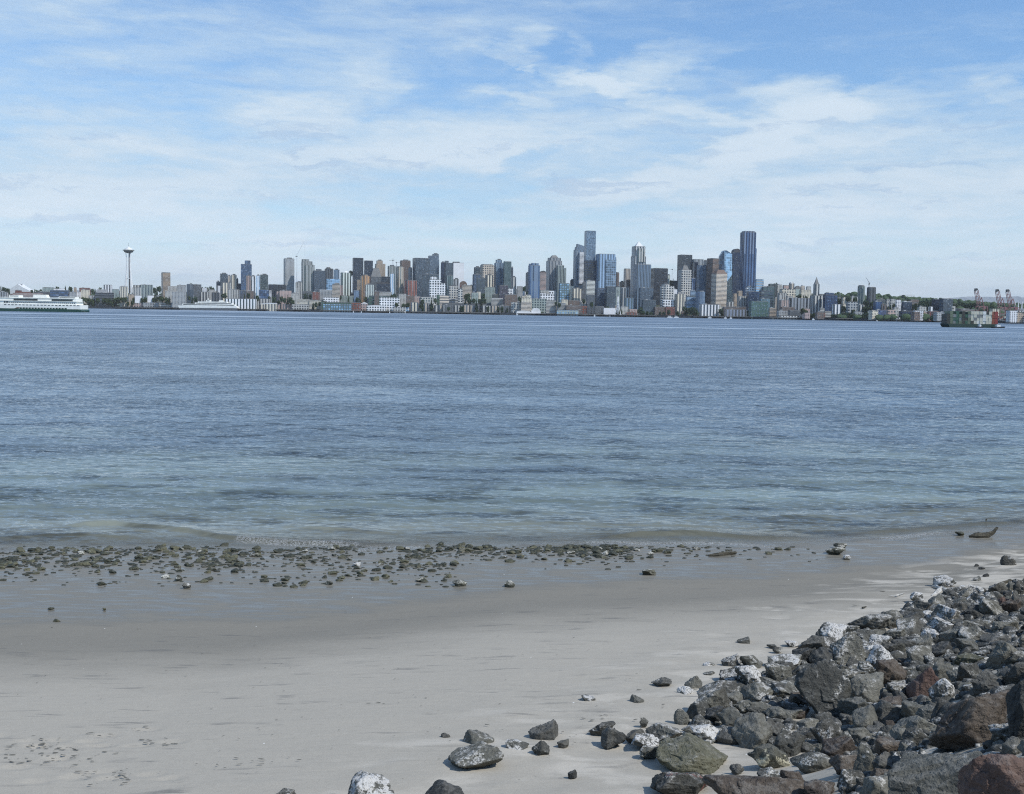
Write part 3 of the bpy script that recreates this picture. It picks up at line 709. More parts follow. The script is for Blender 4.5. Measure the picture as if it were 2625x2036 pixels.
# clusters
for (cx, cy, n) in ((420, 1408, 12), (520, 1458, 10), (900, 1478, 9), (1450, 1412, 14), (1560, 1414, 14), (1690, 1411, 8), (95, 1418, 10), (590, 1447, 10), (700, 1492, 10), (790, 1494, 9), (1130, 1405, 12)):
    for _ in range(n): spots.append((8 + rr_.random() * 18, cx + rr_.gauss(0, 34), cy + rr_.gauss(0, 6)))
spots.sort(reverse=True)
for i, (w, x, y) in enumerate(spots[:300]):
    kd = 'wetpale' if i % 13 == 5 else 'wet'; h = w * rr_.uniform(.26, .48)
    put_rock(x, y - h, y, w, kd, SMALLR, near_label(x, y, w, kd, 'stone', 3) if i < 60 else ('small dark weedy stone strewn on the wet sand' if kd == 'wet' else 'small barnacled grey stone strewn on the wet sand'), 'stone', 'stones strewn along the waterline', name='shore_stone', sink=.5)
items = []
for (w, x, y) in spots[300:] + [(rr_.uniform(3, 12), *shore_spot()) for _ in range(1300)]:
    b = ground_hit(x, y); s = (b - CAMP).length / FPX * w / 2
    V, Fc = LOW[rr_.randrange(16)]; V = V * np.array([s * 1.2, s * .8, s * .36]) + np.array([b.x, b.y, b.z + s * .03]); items.append((V, Fc))
merged('pebbles', items, RM['wet'], 'small dark pebbles scattered over the wet sand', 'pebbles')

# flat dark chips standing in for scuff marks, with some weed scraps
items = []
def scuff_or_scrap(x, y, w):
    b = ground_hit(x, y); s = (b - CAMP).length / FPX * w / 2; V, Fc = LOW[rr_.randrange(16)]; a = rr_.uniform(-.5, .5); ca, sa = math.cos(a), math.sin(a); V = V * np.array([s, s * .22, s * .10])
    items.append((np.stack([V[:, 0] * ca - V[:, 1] * sa, V[:, 0] * sa + V[:, 1] * ca, V[:, 2]], -1) + np.array([b.x, b.y, b.z + .004 + .01]), Fc))
for (cx, cy, sx, sy, n) in ((110, 1930, 70, 12, 46), (160, 1945, 60, 14, 40), (150, 1915, 40, 6, 16), (270, 2000, 50, 14, 26), (315, 1985, 14, 6, 16), (350, 1872, 22, 4, 10), (250, 1882, 30, 5, 10), (390, 1906, 26, 6, 12), (430, 1910, 12, 4, 6), (80, 1905, 40, 6, 14), (40, 1955, 30, 5, 10), (700, 1950, 60, 5, 14), (560, 1965, 50, 6, 12), (1550, 1840, 60, 12, 16), (1700, 1790, 60, 20, 14), (2250, 1560, 90, 14, 20), (1300, 1880, 80, 20, 14), (1000, 1795, 60, 8, 10)):
    for _ in range(n * 2 // 3): scuff_or_scrap(cx + rr_.gauss(0, 1) * sx, cy + rr_.gauss(0, 1) * sy, rr_.uniform(3, 15))
for _ in range(200): scuff_or_scrap(rr_.uniform(0, 2100), rr_.uniform(1560, 2030) - 0, rr_.uniform(2, 7))
scm, t, p = new_mat('damp_scuffs'); set_p(t, p, col=t.mix(t.noise(pos(t), 9., 3, .6), (.045, .044, .038, 1), (.15, .145, .12, 1)), rough=.9)
merged('scuffs_and_scraps', items, scm, 'dark scraps of weed and grit on the dry sand', 'beach litter')  # flat dark chips standing in for scuff marks, with some weed scraps
# driftwood
def limb(name, pts, rad, mat, parent=None, seg=9, rough=.25, seed=1):
    rs = np.random.RandomState(seed); P_ = [Vector(p) for p in pts]; n = 26; C = []
    for i in range(n):
        u = i / (n - 1) * (len(P_) - 1); j = min(int(u), len(P_) - 2); C.append((P_[j].lerp(P_[j + 1], u - j), np.interp(u, range(len(rad)), rad)))
    V = []
    for i, (c, r) in enumerate(C):
        tn = (C[min(i + 1, n - 1)][0] - C[max(i - 1, 0)][0]).normalized(); sd_ = tn.cross(Vector((0, 0, 1))).normalized(); up = sd_.cross(tn)
        for k in range(seg):
            a = k / seg * 2 * math.pi; q = r * (1 + rough * (rs.rand() - .5) + .18 * math.sin(3 * a + i * .3)); V.append(c + sd_ * math.cos(a) * q + up * math.sin(a) * q)
    me = bpy.data.meshes.new(name); Fc = [(i * seg + k, i * seg + (k + 1) % seg, (i + 1) * seg + (k + 1) % seg, (i + 1) * seg + k) for i in range(n - 1) for k in range(seg)]
    Fc += [tuple(range(seg))[::-1], tuple(range((n - 1) * seg, n * seg))]
    me.from_pydata([v[:] for v in V], [], Fc); return link_mesh(name, me, mat, parent)
def wood(name, a, b):
    m, t, p = new_mat(name); n_ = t.noise(t.v('MULTIPLY', pos(t), (3., 3., 14.)), 4., 5, .7); c = t.mix(t.ramp(n_, .35, .65), a + (1,), b + (1,)); set_p(t, p, col=c, rough=.8, normal=bump(t, n_, .8, .03)); return m
dkw = wood('wet_driftwood', (.025, .024, .018), (.10, .09, .06)); lw = wood('bleached_driftwood', (.30, .29, .26), (.62, .61, .57))
def px3(tl, x, y, up=0.): a, b = tpx(tl, x, y); p = ground_hit(a, b); p = Vector(p); p.z += up; return p
def drift(name, pts, rad, mat, label, extra=()):
    b0 = px3(*pts[0][:3], 0.); e = empty(name, b0, 0, label, 'driftwood', 'driftwood on the beach')
    o = limb('trunk', [px3(*q[:3], q[3] * .42) - b0 for q in pts], [r_ * .55 for r_ in rad], mat, e, seed=len(label))
    for j, (qs, r2) in enumerate(extra): limb('branch', [px3(*q[:3], q[3] * .42) - b0 for q in qs], [r_ * .55 for r_ in r2], mat, e, seed=j + 3)
drift('driftwood_log', [('e', 1690, 338, .05), ('e', 1760, 340, .10), ('e', 1850, 338, .12), ('e', 1900, 336, .26), ('e', 1945, 334, .62)], [.05, .14, .15, .10, .05], dkw, 'dark wet log with one raised limb, lying at the water line',
      [([('e', 1800, 340, .12), ('e', 1775, 332, .22), ('e', 1745, 330, .16)], [.06, .05, .02])])
drift('driftwood_log', [('h', 1612, 392, .03), ('h', 1690, 390, .07), ('h', 1760, 382, .08), ('h', 1832, 376, .09)], [.05, .09, .10, .06], dkw, 'dark rotten log lying flat on the shore film')
drift('driftwood_log', [('e', 1355, 868, .02), ('e', 1400, 850, .05), ('e', 1440, 820, .10), ('e', 1510, 835, .06), ('e', 1575, 880, .02)], [.03, .06, .11, .07, .03], lw, 'bleached forked branch half buried beside the pile',
      [([('e', 1440, 820, .1), ('e', 1390, 800, .12), ('e', 1360, 790, .08)], [.07, .05, .02])])
drift('driftwood_log', [('e', 1575, 870, .04), ('e', 1620, 840, .14), ('e', 1700, 835, .18), ('e', 1790, 840, .14), ('e', 1812, 850, .08)], [.07, .14, .16, .13, .06], lw, 'thick bleached log with a knot hole, next to the forked branch')
drift('driftwood_stick', [('e', 1935, 775, .02), ('e', 1990, 758, .05), ('e', 2065, 742, .09)], [.04, .055, .06], dkw, 'short dark chunk of driftwood on the upper sand')
drift('driftwood_stick', [('e', 975, 868, .01), ('e', 1040, 866, .02), ('e', 1115, 845, .03)], [.012, .03, .01], lw, 'thin twig with a pale middle on the open sand')
drift('driftwood_stick', [('e', 735, 975, .01), ('e', 770, 968, .03)], [.03, .02], dkw, 'stubby dark twig on the open sand by the crest')
drift('mooring_stub', [('e', 1840, 222, .0), ('e', 1842, 222, .30), ('e', 1850, 222, .36)], [.045, .04, .03], dkw, 'small dark stub sticking out of the shallows behind the log', [([('e', 1842, 222, .22), ('e', 1800, 222, .24)], [.03, .02])])
# ------------------------------------------------------------------ far shore: terrain
_spx = [-900, -200, 340, 1200, 1900, 2200, 2625, 3400]; _spY = [3900, 3750, 3700, 3450, 3300, 2950, 2550, 2100]
_spX = [at(a, 790, b).x for a, b in zip(_spx, _spY)]
_rpx = [-900, 0, 300, 600, 1300, 1900, 2150, 2450, 2625, 3400]; _rpz = [60, 56, 54, 66, 104, 116, 100, 66, 54, 50]
_rpX = [at(a, 790, 4500).x for a in _rpx]
def shoreY(x): return np.interp(x, _spX, _spY)
def land_z(x, y):
    x = np.asarray(x, float); y = np.asarray(y, float); s = shoreY(x); rz = np.interp(x, _rpX, _rpz)
    k = sstep(y - s, 60, np.maximum(4700 - s, 900)); z = 7 + (rz - 7) * k + 3 * fbm(x * .004, y * .004, 3) * k
    return np.where(y > 5200, z - (y - 5200) * .02, z)
lx = np.linspace(-3600, 3600, 180); ly = np.concatenate([np.linspace(0, 1, 70) ** 1.3 * 3600])
LX, LK = np.meshgrid(lx, ly); LY = shoreY(LX) + LK
m, t, p = new_mat('city_ground'); n_ = t.noise(pos(t), .02, 5, .6); n2_ = t.noise(pos(t), .004, 3, .6)
set_p(t, p, col=t.mix(t.ramp(t.m('ADD', n_, t.m('MULTIPLY', n2_, .5)), .6, .85), (.035, .05, .028, 1), (.13, .125, .11, 1)), rough=1., spec=.1)
me = np_mesh('hillside', np.stack([LX, LY, land_z(LX, LY)], -1).reshape(-1, 3), grid_faces(70, 180))
tag(link_mesh('city_hillside_terrain', me, m, smooth=True), kind='structure')

# ------------------------------------------------------------------ facades
WALL = dict(white=(.66, .66, .64), cream=(.50, .46, .37), beige=(.38, .33, .27), tan=(.30, .24, .18), pink=(.36, .27, .24), brick=(.20, .075, .055), brown=(.16, .12, .10),
            grey=(.27, .28, .28), dgrey=(.10, .11, .12), conc=(.36, .355, .33), green=(.24, .28, .26), teal=(.10, .145, .15), char=(.040, .046, .058), navy=(.026, .042, .082),
            steel=(.125, .175, .235), mint=(.44, .48, .44), slate=(.07, .09, .115), orange=(.42, .25, .13), purple=(.10, .08, .12), sgreen=(.07, .13, .10), lblue=(.30, .42, .56), dblue=(.03, .06, .14))
GLASS = dict(dark=(.018, .024, .036), blue=(.05, .10, .20), sky=(.20, .36, .52), teal=(.045, .075, .085), slate=(.045, .065, .09), grey=(.10, .12, .14), steel=(.10, .155, .215), dim=(.105, .11, .115), green=(.06, .085, .08))
STY = dict(g=(3.9, 4.6, .55, .55), G=(7.6, 8.0, .62, .60), h=(4.0, 9.0, .50, 1.0), H=(8.2, 9.0, .46, 1.0), v=(60., 5.2, 1.0, .52), V=(90., 9.5, 1.0, .50), c=(4.0, 3.2, .82, .86), C=(7.8, 6.5, .88, .90), p=(9., 9., 0., 0.), m=(3.6, 6.4, .6, .72))
def facade_group():
    gt = bpy.data.node_groups.new('facade', 'ShaderNodeTree')
    I = gt.interface
    for n_, ty, dv in (('Wall', 'NodeSocketColor', None), ('Glass', 'NodeSocketColor', None), ('FH', 'NodeSocketFloat', 4.), ('BW', 'NodeSocketFloat', 4.), ('HF', 'NodeSocketFloat', .5), ('WF', 'NodeSocketFloat', .5), ('Seed', 'NodeSocketFloat', 0.)):
        I.new_socket(n_, in_out='INPUT', socket_type=ty)
    I.new_socket('Shader', in_out='OUTPUT', socket_type='NodeSocketShader')
    t = NT(gt); gi = t.new('NodeGroupInput').outputs; go = t.new('NodeGroupOutput')
    uv = t.new('ShaderNodeUVMap'); uv.uv_map = 'UVMap'; u, v, _ = t.sep(uv.outputs[0])
    un = t.m('DIVIDE', u, gi['BW']); vn_ = t.m('DIVIDE', v, gi['FH'])
    fu = t.m('FRACT', un); fv = t.m('FRACT', vn_)
    msk = t.m('MULTIPLY', t.m('LESS_THAN', fu, gi['WF']), t.m('LESS_THAN', fv, gi['HF']))
    wn = t.new('ShaderNodeTexWhiteNoise', noise_dimensions='3D'); t.put(wn.inputs['Vector'], t.comb(t.m('FLOOR', t.m('MULTIPLY', un, 1.)), t.m('FLOOR', vn_), gi['Seed'])); rv = wn.outputs['Value']
    big = t.noise(t.comb(t.m('MULTIPLY', u, .035), t.m('MULTIPLY', v, .02), gi['Seed']), 1., 3, .6)
    k = t.m('ADD', .45, t.m('MULTIPLY', t.m('MULTIPLY', rv, big), 2.2)); gl = t.mix(1., gi['Glass'], t.comb(k, k, k), 'MULTIPLY')
    glint = t.m('MULTIPLY', t.m('GREATER_THAN', rv, .93), .30); gl = t.mix(glint, gl, (.42, .44, .44, 1))      # paler panes: glints painted into the glass colour
    grime = t.m('ADD', .78, t.m('MULTIPLY', big, .44)); wl = t.mix(1., gi['Wall'], t.comb(grime, grime, grime), 'MULTIPLY')
    p = t.new('ShaderNodeBsdfPrincipled'); set_p(t, p, col=t.mix(msk, wl, gl), rough=t.m('SUBTRACT', .8, t.m('MULTIPLY', msk, .62)), spec=t.m('ADD', .25, t.m('MULTIPLY', msk, .45)))
    t.l.new(p.outputs[0], go.inputs[0]); return gt
FG = facade_group(); _fc = {}
def fac(wall, glass='dark', sty='g', tint=1.0):
    k = (wall, glass, sty, tint)
    if k not in _fc:
        m = bpy.data.materials.new('facade_%s_%s' % (wall, glass)); m.use_nodes = True; nt = m.node_tree; nt.nodes.clear()
        gn = nt.nodes.new('ShaderNodeGroup'); gn.node_tree = FG; o = nt.nodes.new('ShaderNodeOutputMaterial'); nt.links.new(gn.outputs[0], o.inputs[0])
        w = tuple(min(.85, c * tint * (1.5 if sum(WALL[wall]) > .5 else 1.15)) for c in WALL[wall]); fh, bw, hf, wf = STY[sty]
        for a, b in (('Wall', w + (1,)), ('Glass', GLASS[glass] + (1,)), ('FH', fh), ('BW', bw), ('HF', hf), ('WF', wf), ('Seed', float(len(_fc) * 7.3))): gn.inputs[a].default_value = b
        _fc[k] = m
    return _fc[k]
def flat_mat(name, col, rough=.8, cache={}, metal=0.):
    if name not in cache:
        m, t, p = new_mat(name); n_ = t.noise(pos(t), .15 if rough != .81 else 2., 4, .6); f = t.m('ADD', .75, t.m('MULTIPLY', n_, .5)); set_p(t, p, col=t.mix(1., col + (1,), t.comb(f, f, f), 'MULTIPLY'), rough=rough, metal=metal); cache[name] = m
    return cache[name]
def prism(name, pts, z0, z1, mat, parent, topf=1., ctr=None, shear=None, tops=None):
    """extruded polygon with metre UVs; topf shrinks the top ring; tops = per-vertex top heights"""
    n = len(pts); cx, cy = ctr or (sum(p[0] for p in pts) / n, sum(p[1] for p in pts) / n)
    V = [(x, y, z0) for x, y in pts] + [(cx + (x - cx) * topf, cy + (y - cy) * topf, (tops[i] if tops else z1)) for i, (x, y) in enumerate(pts)]
    F_ = [(i, (i + 1) % n, n + (i + 1) % n, n + i) for i in range(n)] + [tuple(range(n, 2 * n))]
    me = bpy.data.meshes.new(name); me.from_pydata(V, [], F_); uvl = me.uv_layers.new(name='UVMap'); L = 0.; k = 0
    for i in range(n):
        a = Vector(pts[i]); b = Vector(pts[(i + 1) % n]); e = (b - a).length
        for uv_ in ((L, V[i][2]), (L + e, V[i][2]), (L + e, V[n + (i + 1) % n][2]), (L, V[n + i][2])): uvl.data[k].uv = uv_; k += 1
        L += e
    return link_mesh(name, me, mat, parent)
def rect(w, d, th, cx=0., cy=0.):
    c, s = math.cos(th), math.sin(th); return [(cx + x * c - y * s, cy + x * s + y * c) for x, y in ((-w / 2, -d / 2), (w / 2, -d / 2), (w / 2, d / 2), (-w / 2, d / 2))]
def ngon(r, n=18, cx=0., cy=0., ry=None): return [(cx + r * math.cos(2 * math.pi * i / n), cy + (ry or r) * math.sin(2 * math.pi * i / n)) for i in range(n)]
ROOF = flat_mat('flat_roof', (.20, .20, .195)); DROOF = flat_mat('dark_roof', (.07, .07, .075)); WROOF = flat_mat('white_roof', (.70, .71, .70))
TT = {'A': (0, 600), 'B': (340, 600), 'C': (680, 600), 'D': (1000, 600), 'E': (1320, 580), 'G': (1640, 580), 'H': (1960, 620), 'I': (2265, 620)}
ZS = 2184 / 360.
OFF = {1: 35, 2: 130, 3: 250, 4: 400, 5: 600, 6: 850, 7: 1150, 8: 0}
_cnt = [0]; KEYS = []
def txy(tile, x, y): ox, oy = TT[tile]; return ox + x / ZS, oy + y / ZS
def place(tile, xc, off, extra=0.):
    """ground point of the far shore seen in column xc, off metres behind the seawall"""
    px, _ = txy(tile, xc, 0); Y = 3300.
    for _ in range(6): Y = float(shoreY(at(px, 790, Y).x)) + off + extra
    return px, Y
NAMES = {'T': ('office_tower', 'tower'), 'A': ('apartment_tower', 'tower'), 'L': ('apartment_block', 'building'), 'O': ('office_block', 'building'), 'W': ('pier_shed', 'shed'), 'U': ('house', 'house'), 'Y': ('waterfront_hall', 'hall')}
def bld(tile, kind, lay, style, vols, label, rot=18, ratio=.8):
    """style 'wall/glass/sty[/tint]'; vols: (x0, x1, ytop[, roof[, arg]]) in tile pixels, the first one is the main body"""
    _cnt[0] += 1
    x0, x1, yt = vols[0][:3]; px, Y = place(tile, (x0 + x1) / 2, OFF[lay], (_cnt[0] * 37 % 60) - 30 if lay > 1 else (_cnt[0] * 7 % 14))
    base = at(px, 790, Y); zb = float(land_z(base.x, Y)); nm, cat = NAMES[kind]; th = R(rot)
    e = empty(nm, (base.x, Y, zb), 0, label, cat, {'T': 'downtown towers', 'A': 'apartment towers along the skyline', 'L': 'low blocks of the far shore', 'O': 'low blocks of the far shore', 'W': 'sheds on the far piers', 'U': 'houses on the far hillside', 'Y': 'halls on the far waterfront'}[kind])
    for j, vdef in enumerate(vols):
        a0, a1, ya = vdef[:3]; roof = vdef[3] if len(vdef) > 3 else ('pent' if j == 0 and kind in 'TA' else 'flat'); arg = vdef[4] if len(vdef) > 4 else None
        stl = style if not (len(vdef) > 5 and vdef[5]) else vdef[5]
        q = stl.split('/'); mat = fac(q[0], q[1], q[2], float(q[3]) if len(q) > 3 else 1.)
        pc, pt = txy(tile, (a0 + a1) / 2, ya); P0 = at(txy(tile, a0, ya)[0], pt, Y); P1 = at(txy(tile, a1, ya)[0], pt, Y)
        Wm = abs(P1.x - P0.x); xc = (P0.x + P1.x) / 2 - base.x; zt = (P0.z + P1.z) / 2 - zb
        if zt < 3: zt = 3. + j
        rt = ratio if kind in 'TA' else ratio * .6
        dj = (1 - .07 * j); w = Wm / (math.cos(th) + rt * math.sin(abs(th))); d_ = w * rt * dj
        d_ = min(d_, 60.); yc = -1.3 * j if j else 0.
        nmv = 'wall' if j == 0 else ('upper_storeys' if a1 - a0 < x1 - x0 and ya < yt else 'wing')
        z0 = -12.
        if roof == 'round':
            o = prism(nmv, ngon(Wm / 2, 18, xc, yc, min(Wm / 2, 30)), z0, zt, mat, e); prism('roof', ngon(Wm / 2 * .8, 14, xc, yc, min(Wm / 2, 30) * .8), zt, zt + 3, ROOF, o)
            continue
        pts = rect(w, d_, th, xc, yc)
        if roof in ('flat', 'pent', 'white'):
            o = prism(nmv, pts, z0, zt, mat, e)
            prism('roof', rect(w - 1.6, d_ - 1.6, th, xc, yc), zt, zt + 1.2, WROOF if roof == 'white' else ROOF, o)
            if roof == 'pent': prism('penthouse', rect(w * .5, d_ * .5, th, xc + w * .05, yc), zt, zt + 4.5, fac('dgrey', 'dim', 'p'), e)
            elif kind in 'LO' and (_cnt[0] + j) % 2 == 0: prism('stair_tower', rect(min(6., w * .3), 4., th, xc - w * .18, yc), zt, zt + 3.2, fac('grey', 'dim', 'p'), e)
        elif roof in ('pyr', 'mans'):
            ze = at(pc, txy(tile, 0, arg)[1], Y).z - zb; o = prism(nmv, pts, z0, ze, mat, e)
            prism('roof', rect(w * 1.02, d_ * 1.02, th, xc, yc), ze, zt, {'W': WROOF, 'B': flat_mat('bronze_roof', (.17, .12, .095)), 'G': ROOF}[vdef[6] if len(vdef) > 6 else 'W'], e, topf=.03 if roof == 'pyr' else .52)
        elif roof == 'slant':
            ze = at(pc, txy(tile, 0, arg)[1], Y).z - zb; hi, lo = (zt, ze) if zt > ze else (ze, zt)
            prism(nmv, pts, z0, zt, mat, e, tops=[zt, ze, ze, zt])
        elif roof in ('barrel', 'gable'):
            ze = at(pc, txy(tile, 0, arg)[1], Y).z - zb; prism(nmv, pts, z0, ze, mat, e); n = 10 if roof == 'barrel' else 2
            prof = [(-w / 2 * 1.01 * math.cos(math.pi * i / n), (zt - ze) * math.sin(math.pi * i / n)) for i in range(n + 1)]; c, s = math.cos(th), math.sin(th); V = []
            for yy in (-d_ / 2, d_ / 2):
                for (a, b) in prof: V.append((xc + a * c - yy * s, yc + a * s + yy * c, ze + b))
            m_ = n + 1; Fc = [(i, i + 1, m_ + i + 1, m_ + i) for i in range(n)] + [tuple(range(m_))[::-1], tuple(range(m_, 2 * m_))]
            me = bpy.data.meshes.new('roof'); me.from_pydata(V, [], Fc); link_mesh('roof', me, {'W': WROOF, 'B': flat_mat('bronze_roof', (.17, .12, .095)), 'G': ROOF, 'D': DROOF}[vdef[6] if len(vdef) > 6 else 'G'], e)
    return e, Y, zb
def panel(e, tile, Y, zb, x0, x1, y0, y1, style, th=18, fwd=1., name='curtain_wall', depth=30.):
    """a facade field standing a little proud of the tower behind it"""
    q = style.split('/'); base = e.location
    P0 = at(*txy(tile, x0, y0), Y); P1 = at(*txy(tile, x1, y1), Y); w = (P1.x - P0.x) / math.cos(R(th)); c = (P0.x + P1.x) / 2 - base.x
    return prism(name, rect(w, depth, R(th), c, -fwd), max(P1.z - zb, -5), P0.z - zb, fac(q[0], q[1], q[2], float(q[3]) if len(q) > 3 else 1.), e)

# small mesh collector for metalwork
class MB:
    def __init__(s): s.V = []; s.F = []
    def box(s, x0, x1, y0, y1, z0, z1):
        n = len(s.V); s.V += [(x, y, z) for z in (z0, z1) for x, y in ((x0, y0), (x1, y0), (x1, y1), (x0, y1))]
        s.F += [(n + 3, n + 2, n + 1, n), (n + 4, n + 5, n + 6, n + 7)] + [(n + i, n + (i + 1) % 4, n + 4 + (i + 1) % 4, n + 4 + i) for i in range(4)]; return s
    def bar(s, a, b, r, r2=None, k=4):
        a = Vector(a); b = Vector(b); tn = (b - a).normalized(); u = tn.cross(Vector((0, 0, 1)) if abs(tn.z) < .9 else Vector((1, 0, 0))).normalized(); w = tn.cross(u); n = len(s.V)
        for (c, q) in ((a, r), (b, r2 or r)):
            for i in range(k): an = 2 * math.pi * (i + .5) / k; s.V.append((c + u * math.cos(an) * q + w * math.sin(an) * q)[:])
        s.F += [(n + i, n + (i + 1) % k, n + k + (i + 1) % k, n + k + i) for i in range(k)] + [tuple(range(n, n + k))[::-1], tuple(range(n + k, n + 2 * k))]; return s
    def lathe(s, prof, n=28, cx=0, cy=0, sy=1.):
        b = len(s.V)
        for (r, z) in prof:
            for i in range(n): a = 2 * math.pi * i / n; s.V.append((cx + r * math.cos(a), cy + r * math.sin(a) * sy, z))
        for j in range(len(prof) - 1):
            for i in range(n): s.F.append((b + j * n + i, b + j * n + (i + 1) % n, b + (j + 1) * n + (i + 1) % n, b + (j + 1) * n + i))
        s.F.append(tuple(range(b, b + n))[::-1]); s.F.append(tuple(range(b + (len(prof) - 1) * n, b + len(prof) * n))); return s
    def poly(s, pts, y0, y1):
        """outline in x/z extruded along y"""
        n = len(s.V); k = len(pts); s.V += [(x, y0, z) for x, z in pts] + [(x, y1, z) for x, z in pts]
        s.F += [(n + i, n + (i + 1) % k, n + k + (i + 1) % k, n + k + i) for i in range(k)] + [tuple(range(n, n + k))[::-1], tuple(range(n + k, n + 2 * k))]; return s
    def build(s, name, mat, parent=None, smooth=False):
        me = bpy.data.meshes.new(name); me.from_pydata(s.V, [], s.F); bm = bmesh.new(); bm.from_mesh(me); bmesh.ops.recalc_face_normals(bm, faces=bm.faces); bm.to_mesh(me); bm.free()
        return link_mesh(name, me, mat, parent, smooth)
# ------------------------------------------------------------------ the city, building by building
B = bld
# --- north end (tile A)
B('A','L',3,'green/teal/g',[(670,840,835)],'grey-green flat block on the hill behind the striped office',8)
B('A','O',1,'slate/blue/H',[(790,1075,880)],'blue-banded low office with white roof plant near the ferry',10)
B('A','O',3,'white/grey/p',[(845,1000,856)],'bright white plant room showing above the blue-banded office',6)
B('A','L',2,'brick/dark/g',[(240,335,880),(335,480,905)],'brick terrace block in front of the white tent-roofed hall',8)
B('A','L',2,'pink/dim/h',[(232,640,925)],'long low brownish block behind the ferry funnel',4)
B('A','L',2,'dgrey/dark/h',[(560,790,905)],'dull green low block between the tent hall and blue-banded office',4)
B('A','L',4,'tan/dim/g',[(1148,1190,835)],'stubby tan block on the hill behind white apartments',10)
B('A','L',4,'brick/dim/g',[(1240,1400,842)],'brick block on the hill line behind white apartments',8)
B('A','L',2,'white/dim/g',[(1190,1290,905)],'stepped white apartment block above the park trees, farther from the needle',16)
B('A','L',2,'cream/dim/g',[(1255,1395,872)],'cream stepped apartment block above the park trees',16)
B('A','L',1,'grey/dim/g',[(1080,1185,905)],'pale grey block beside the blue-banded office',12)
B('A','A',4,'white/grey/V',[(1620,1742,795,'flat')],'white ribbed block with rounded top before the needle',6)
B('A','O',2,'white/dim/h',[(1510,1660,868)],'small white-roofed block under the white ribbed block',6)
B('A','O',1,'dgrey/dark/H',[(1490,1762,915)],'dark grey office with long window bands by the park',8)
B('A','L',1,'conc/dim/v',[(1390,1490,960)],'low pale block among the park trees',6)
B('A','L',1,'grey/dark/v',[(0,110,905)],'grey shed behind the ferry stern',6)
B('A','L',3,'white/dim/p',[(-60,110,885,'gable',915)],'white gabled roof at the far north end',4)
B('A','L',1,'cream/grey/v',[(1860,1992,822)],'pale vertical-striped apartments beside the needle foot',14)
B('A','L',3,'conc/dim/V',[(2072,2200,800)],'pale striped apartments just past the needle',14)
B('A','L',1,'tan/dim/g',[(2000,2090,940)],'small tan block at the needle foot',14)
B('A','L',2,'green/teal/g',[(1745,1850,865)],'glassy green low block next to the white ribbed block',8)
# --- tile B
B('B','L',3,'green/slate/v',[(120,315,795)],'grey-green colonnaded apartments past the needle',12)
B('B','L',2,'conc/grey/v',[(0,130,835)],'pale stone apartment block past the needle',12)
B('B','L',1,'white/dim/p',[(38,132,960)],'small bright white cube house near the shore park',6)
B('B','L',1,'white/dim/p',[(235,325,960)],'second bright white cube, beside the shore trees',6)
B('B','A',4,'tan/dark/h',[(440,592,603,'flat')],'lone tan slab tower with cream striped flank north of downtown',30,.9)
B('B','L',3,'conc/dim/g',[(545,700,818)],'pale apartments at the foot of the lone tan tower',12)
B('B','L',3,'grey/dim/g',[(690,835,800)],'grey stepped apartments past the lone tan tower',12)
B('B','L',2,'conc/grey/g',[(505,640,885),(590,620,930)],'cream condo block below the lone tan tower',10)
B('B','L',1,'grey/slate/g',[(615,830,905)],'grey condo block above the grey pier sheds',12)
B('B','L',2,'slate/slate/v',[(838,950,783)],'dark glazed block in the north apartments cluster',14)
B('B','L',3,'dgrey/dim/g',[(945,1072,790)],'dark stepped block, second in the north apartments cluster',14)
B('B','U',2,'white/dim/p',[(880,950,925,'gable',940)],'white house in trees above the cruise terminal',8)
B('B','L',2,'conc/dark/V',[(1045,1190,905)],'columned grey block above the white liner',6)
B('B','L',2,'dgrey/dark/V',[(1230,1350,912)],'dark columned block above the white liner',6)
B('B','U',4,'white/dim/g',[(1080,1160,845)],'white house on the ridge, farther north of two',8)
B('B','U',4,'conc/dim/g',[(1190,1285,868)],'pale house on the ridge, nearer downtown of two',8)
B('B','A',5,'slate/slate/g',[(1298,1360,745)],'low step at the north edge of Belltown towers',16)
B('B','A',5,'slate/slate/c',[(1350,1482,622)],'dark green glass tower heading the north tower cluster',20)
B('B','A',6,'beige/grey/v',[(1470,1532,652)],'beige ribbed tower behind the north tower cluster',16)
B('B','A',5,'cream/dim/v',[(1525,1622,640)],'cream ribbed tower at the back of the north tower cluster',20)
B('B','A',3,'cream/dim/V',[(1380,1482,762)],'cream and white condo tower fronting the north cluster',12)
B('B','A',3,'white/dim/V',[(1310,1368,808,'flat')],'narrow white condo fronting the north cluster',10)
B('B','A',4,'conc/grey/v',[(1480,1530,760)],'pale narrow condo between the cream towers',10)
B('B','T',5,'slate/slate/g',[(1615,1645,700),(1640,1690,775)],'dark stub tower next to the tall portal-topped tower',16)
B('B','T',5,'slate/blue/c',[(1675,1862,475,'flat'),(1740,1840,418,'flat')],'tall blue-black tower topped by a portal frame',12)
B('B','A',4,'pink/dim/v',[(1760,1845,655)],'pink-brown half of the twin condos before the portal tower',10)
B('B','A',3,'white/grey/V',[(1835,1912,662)],'white half of the twin condos before the portal tower',10)
B('B','A',4,'white/sky/v',[(1918,1985,650)],'white slim tower next to the teal slab',10)
B('B','A',5,'slate/green/c',[(1978,2112,638)],'teal slab tower ending the north cluster',10)
B('B','O',3,'navy/blue/C',[(1962,2118,872,'flat')],'navy blue glass office cube near the water',10)
B('B','O',4,'char/dark/c',[(2112,2200,795)],'black glass block behind the navy cube',10)
B('B','O',3,'white/dim/h',[(2120,2162,882)],'white gridded stub beside the navy cube',8)
B('B','L',2,'conc/dim/v',[(1485,1662,868)],'grey stone block behind the white terminal',10)
B('B','L',2,'dgrey/blue/g',[(1662,1762,882)],'dark low block behind the white terminal',8)
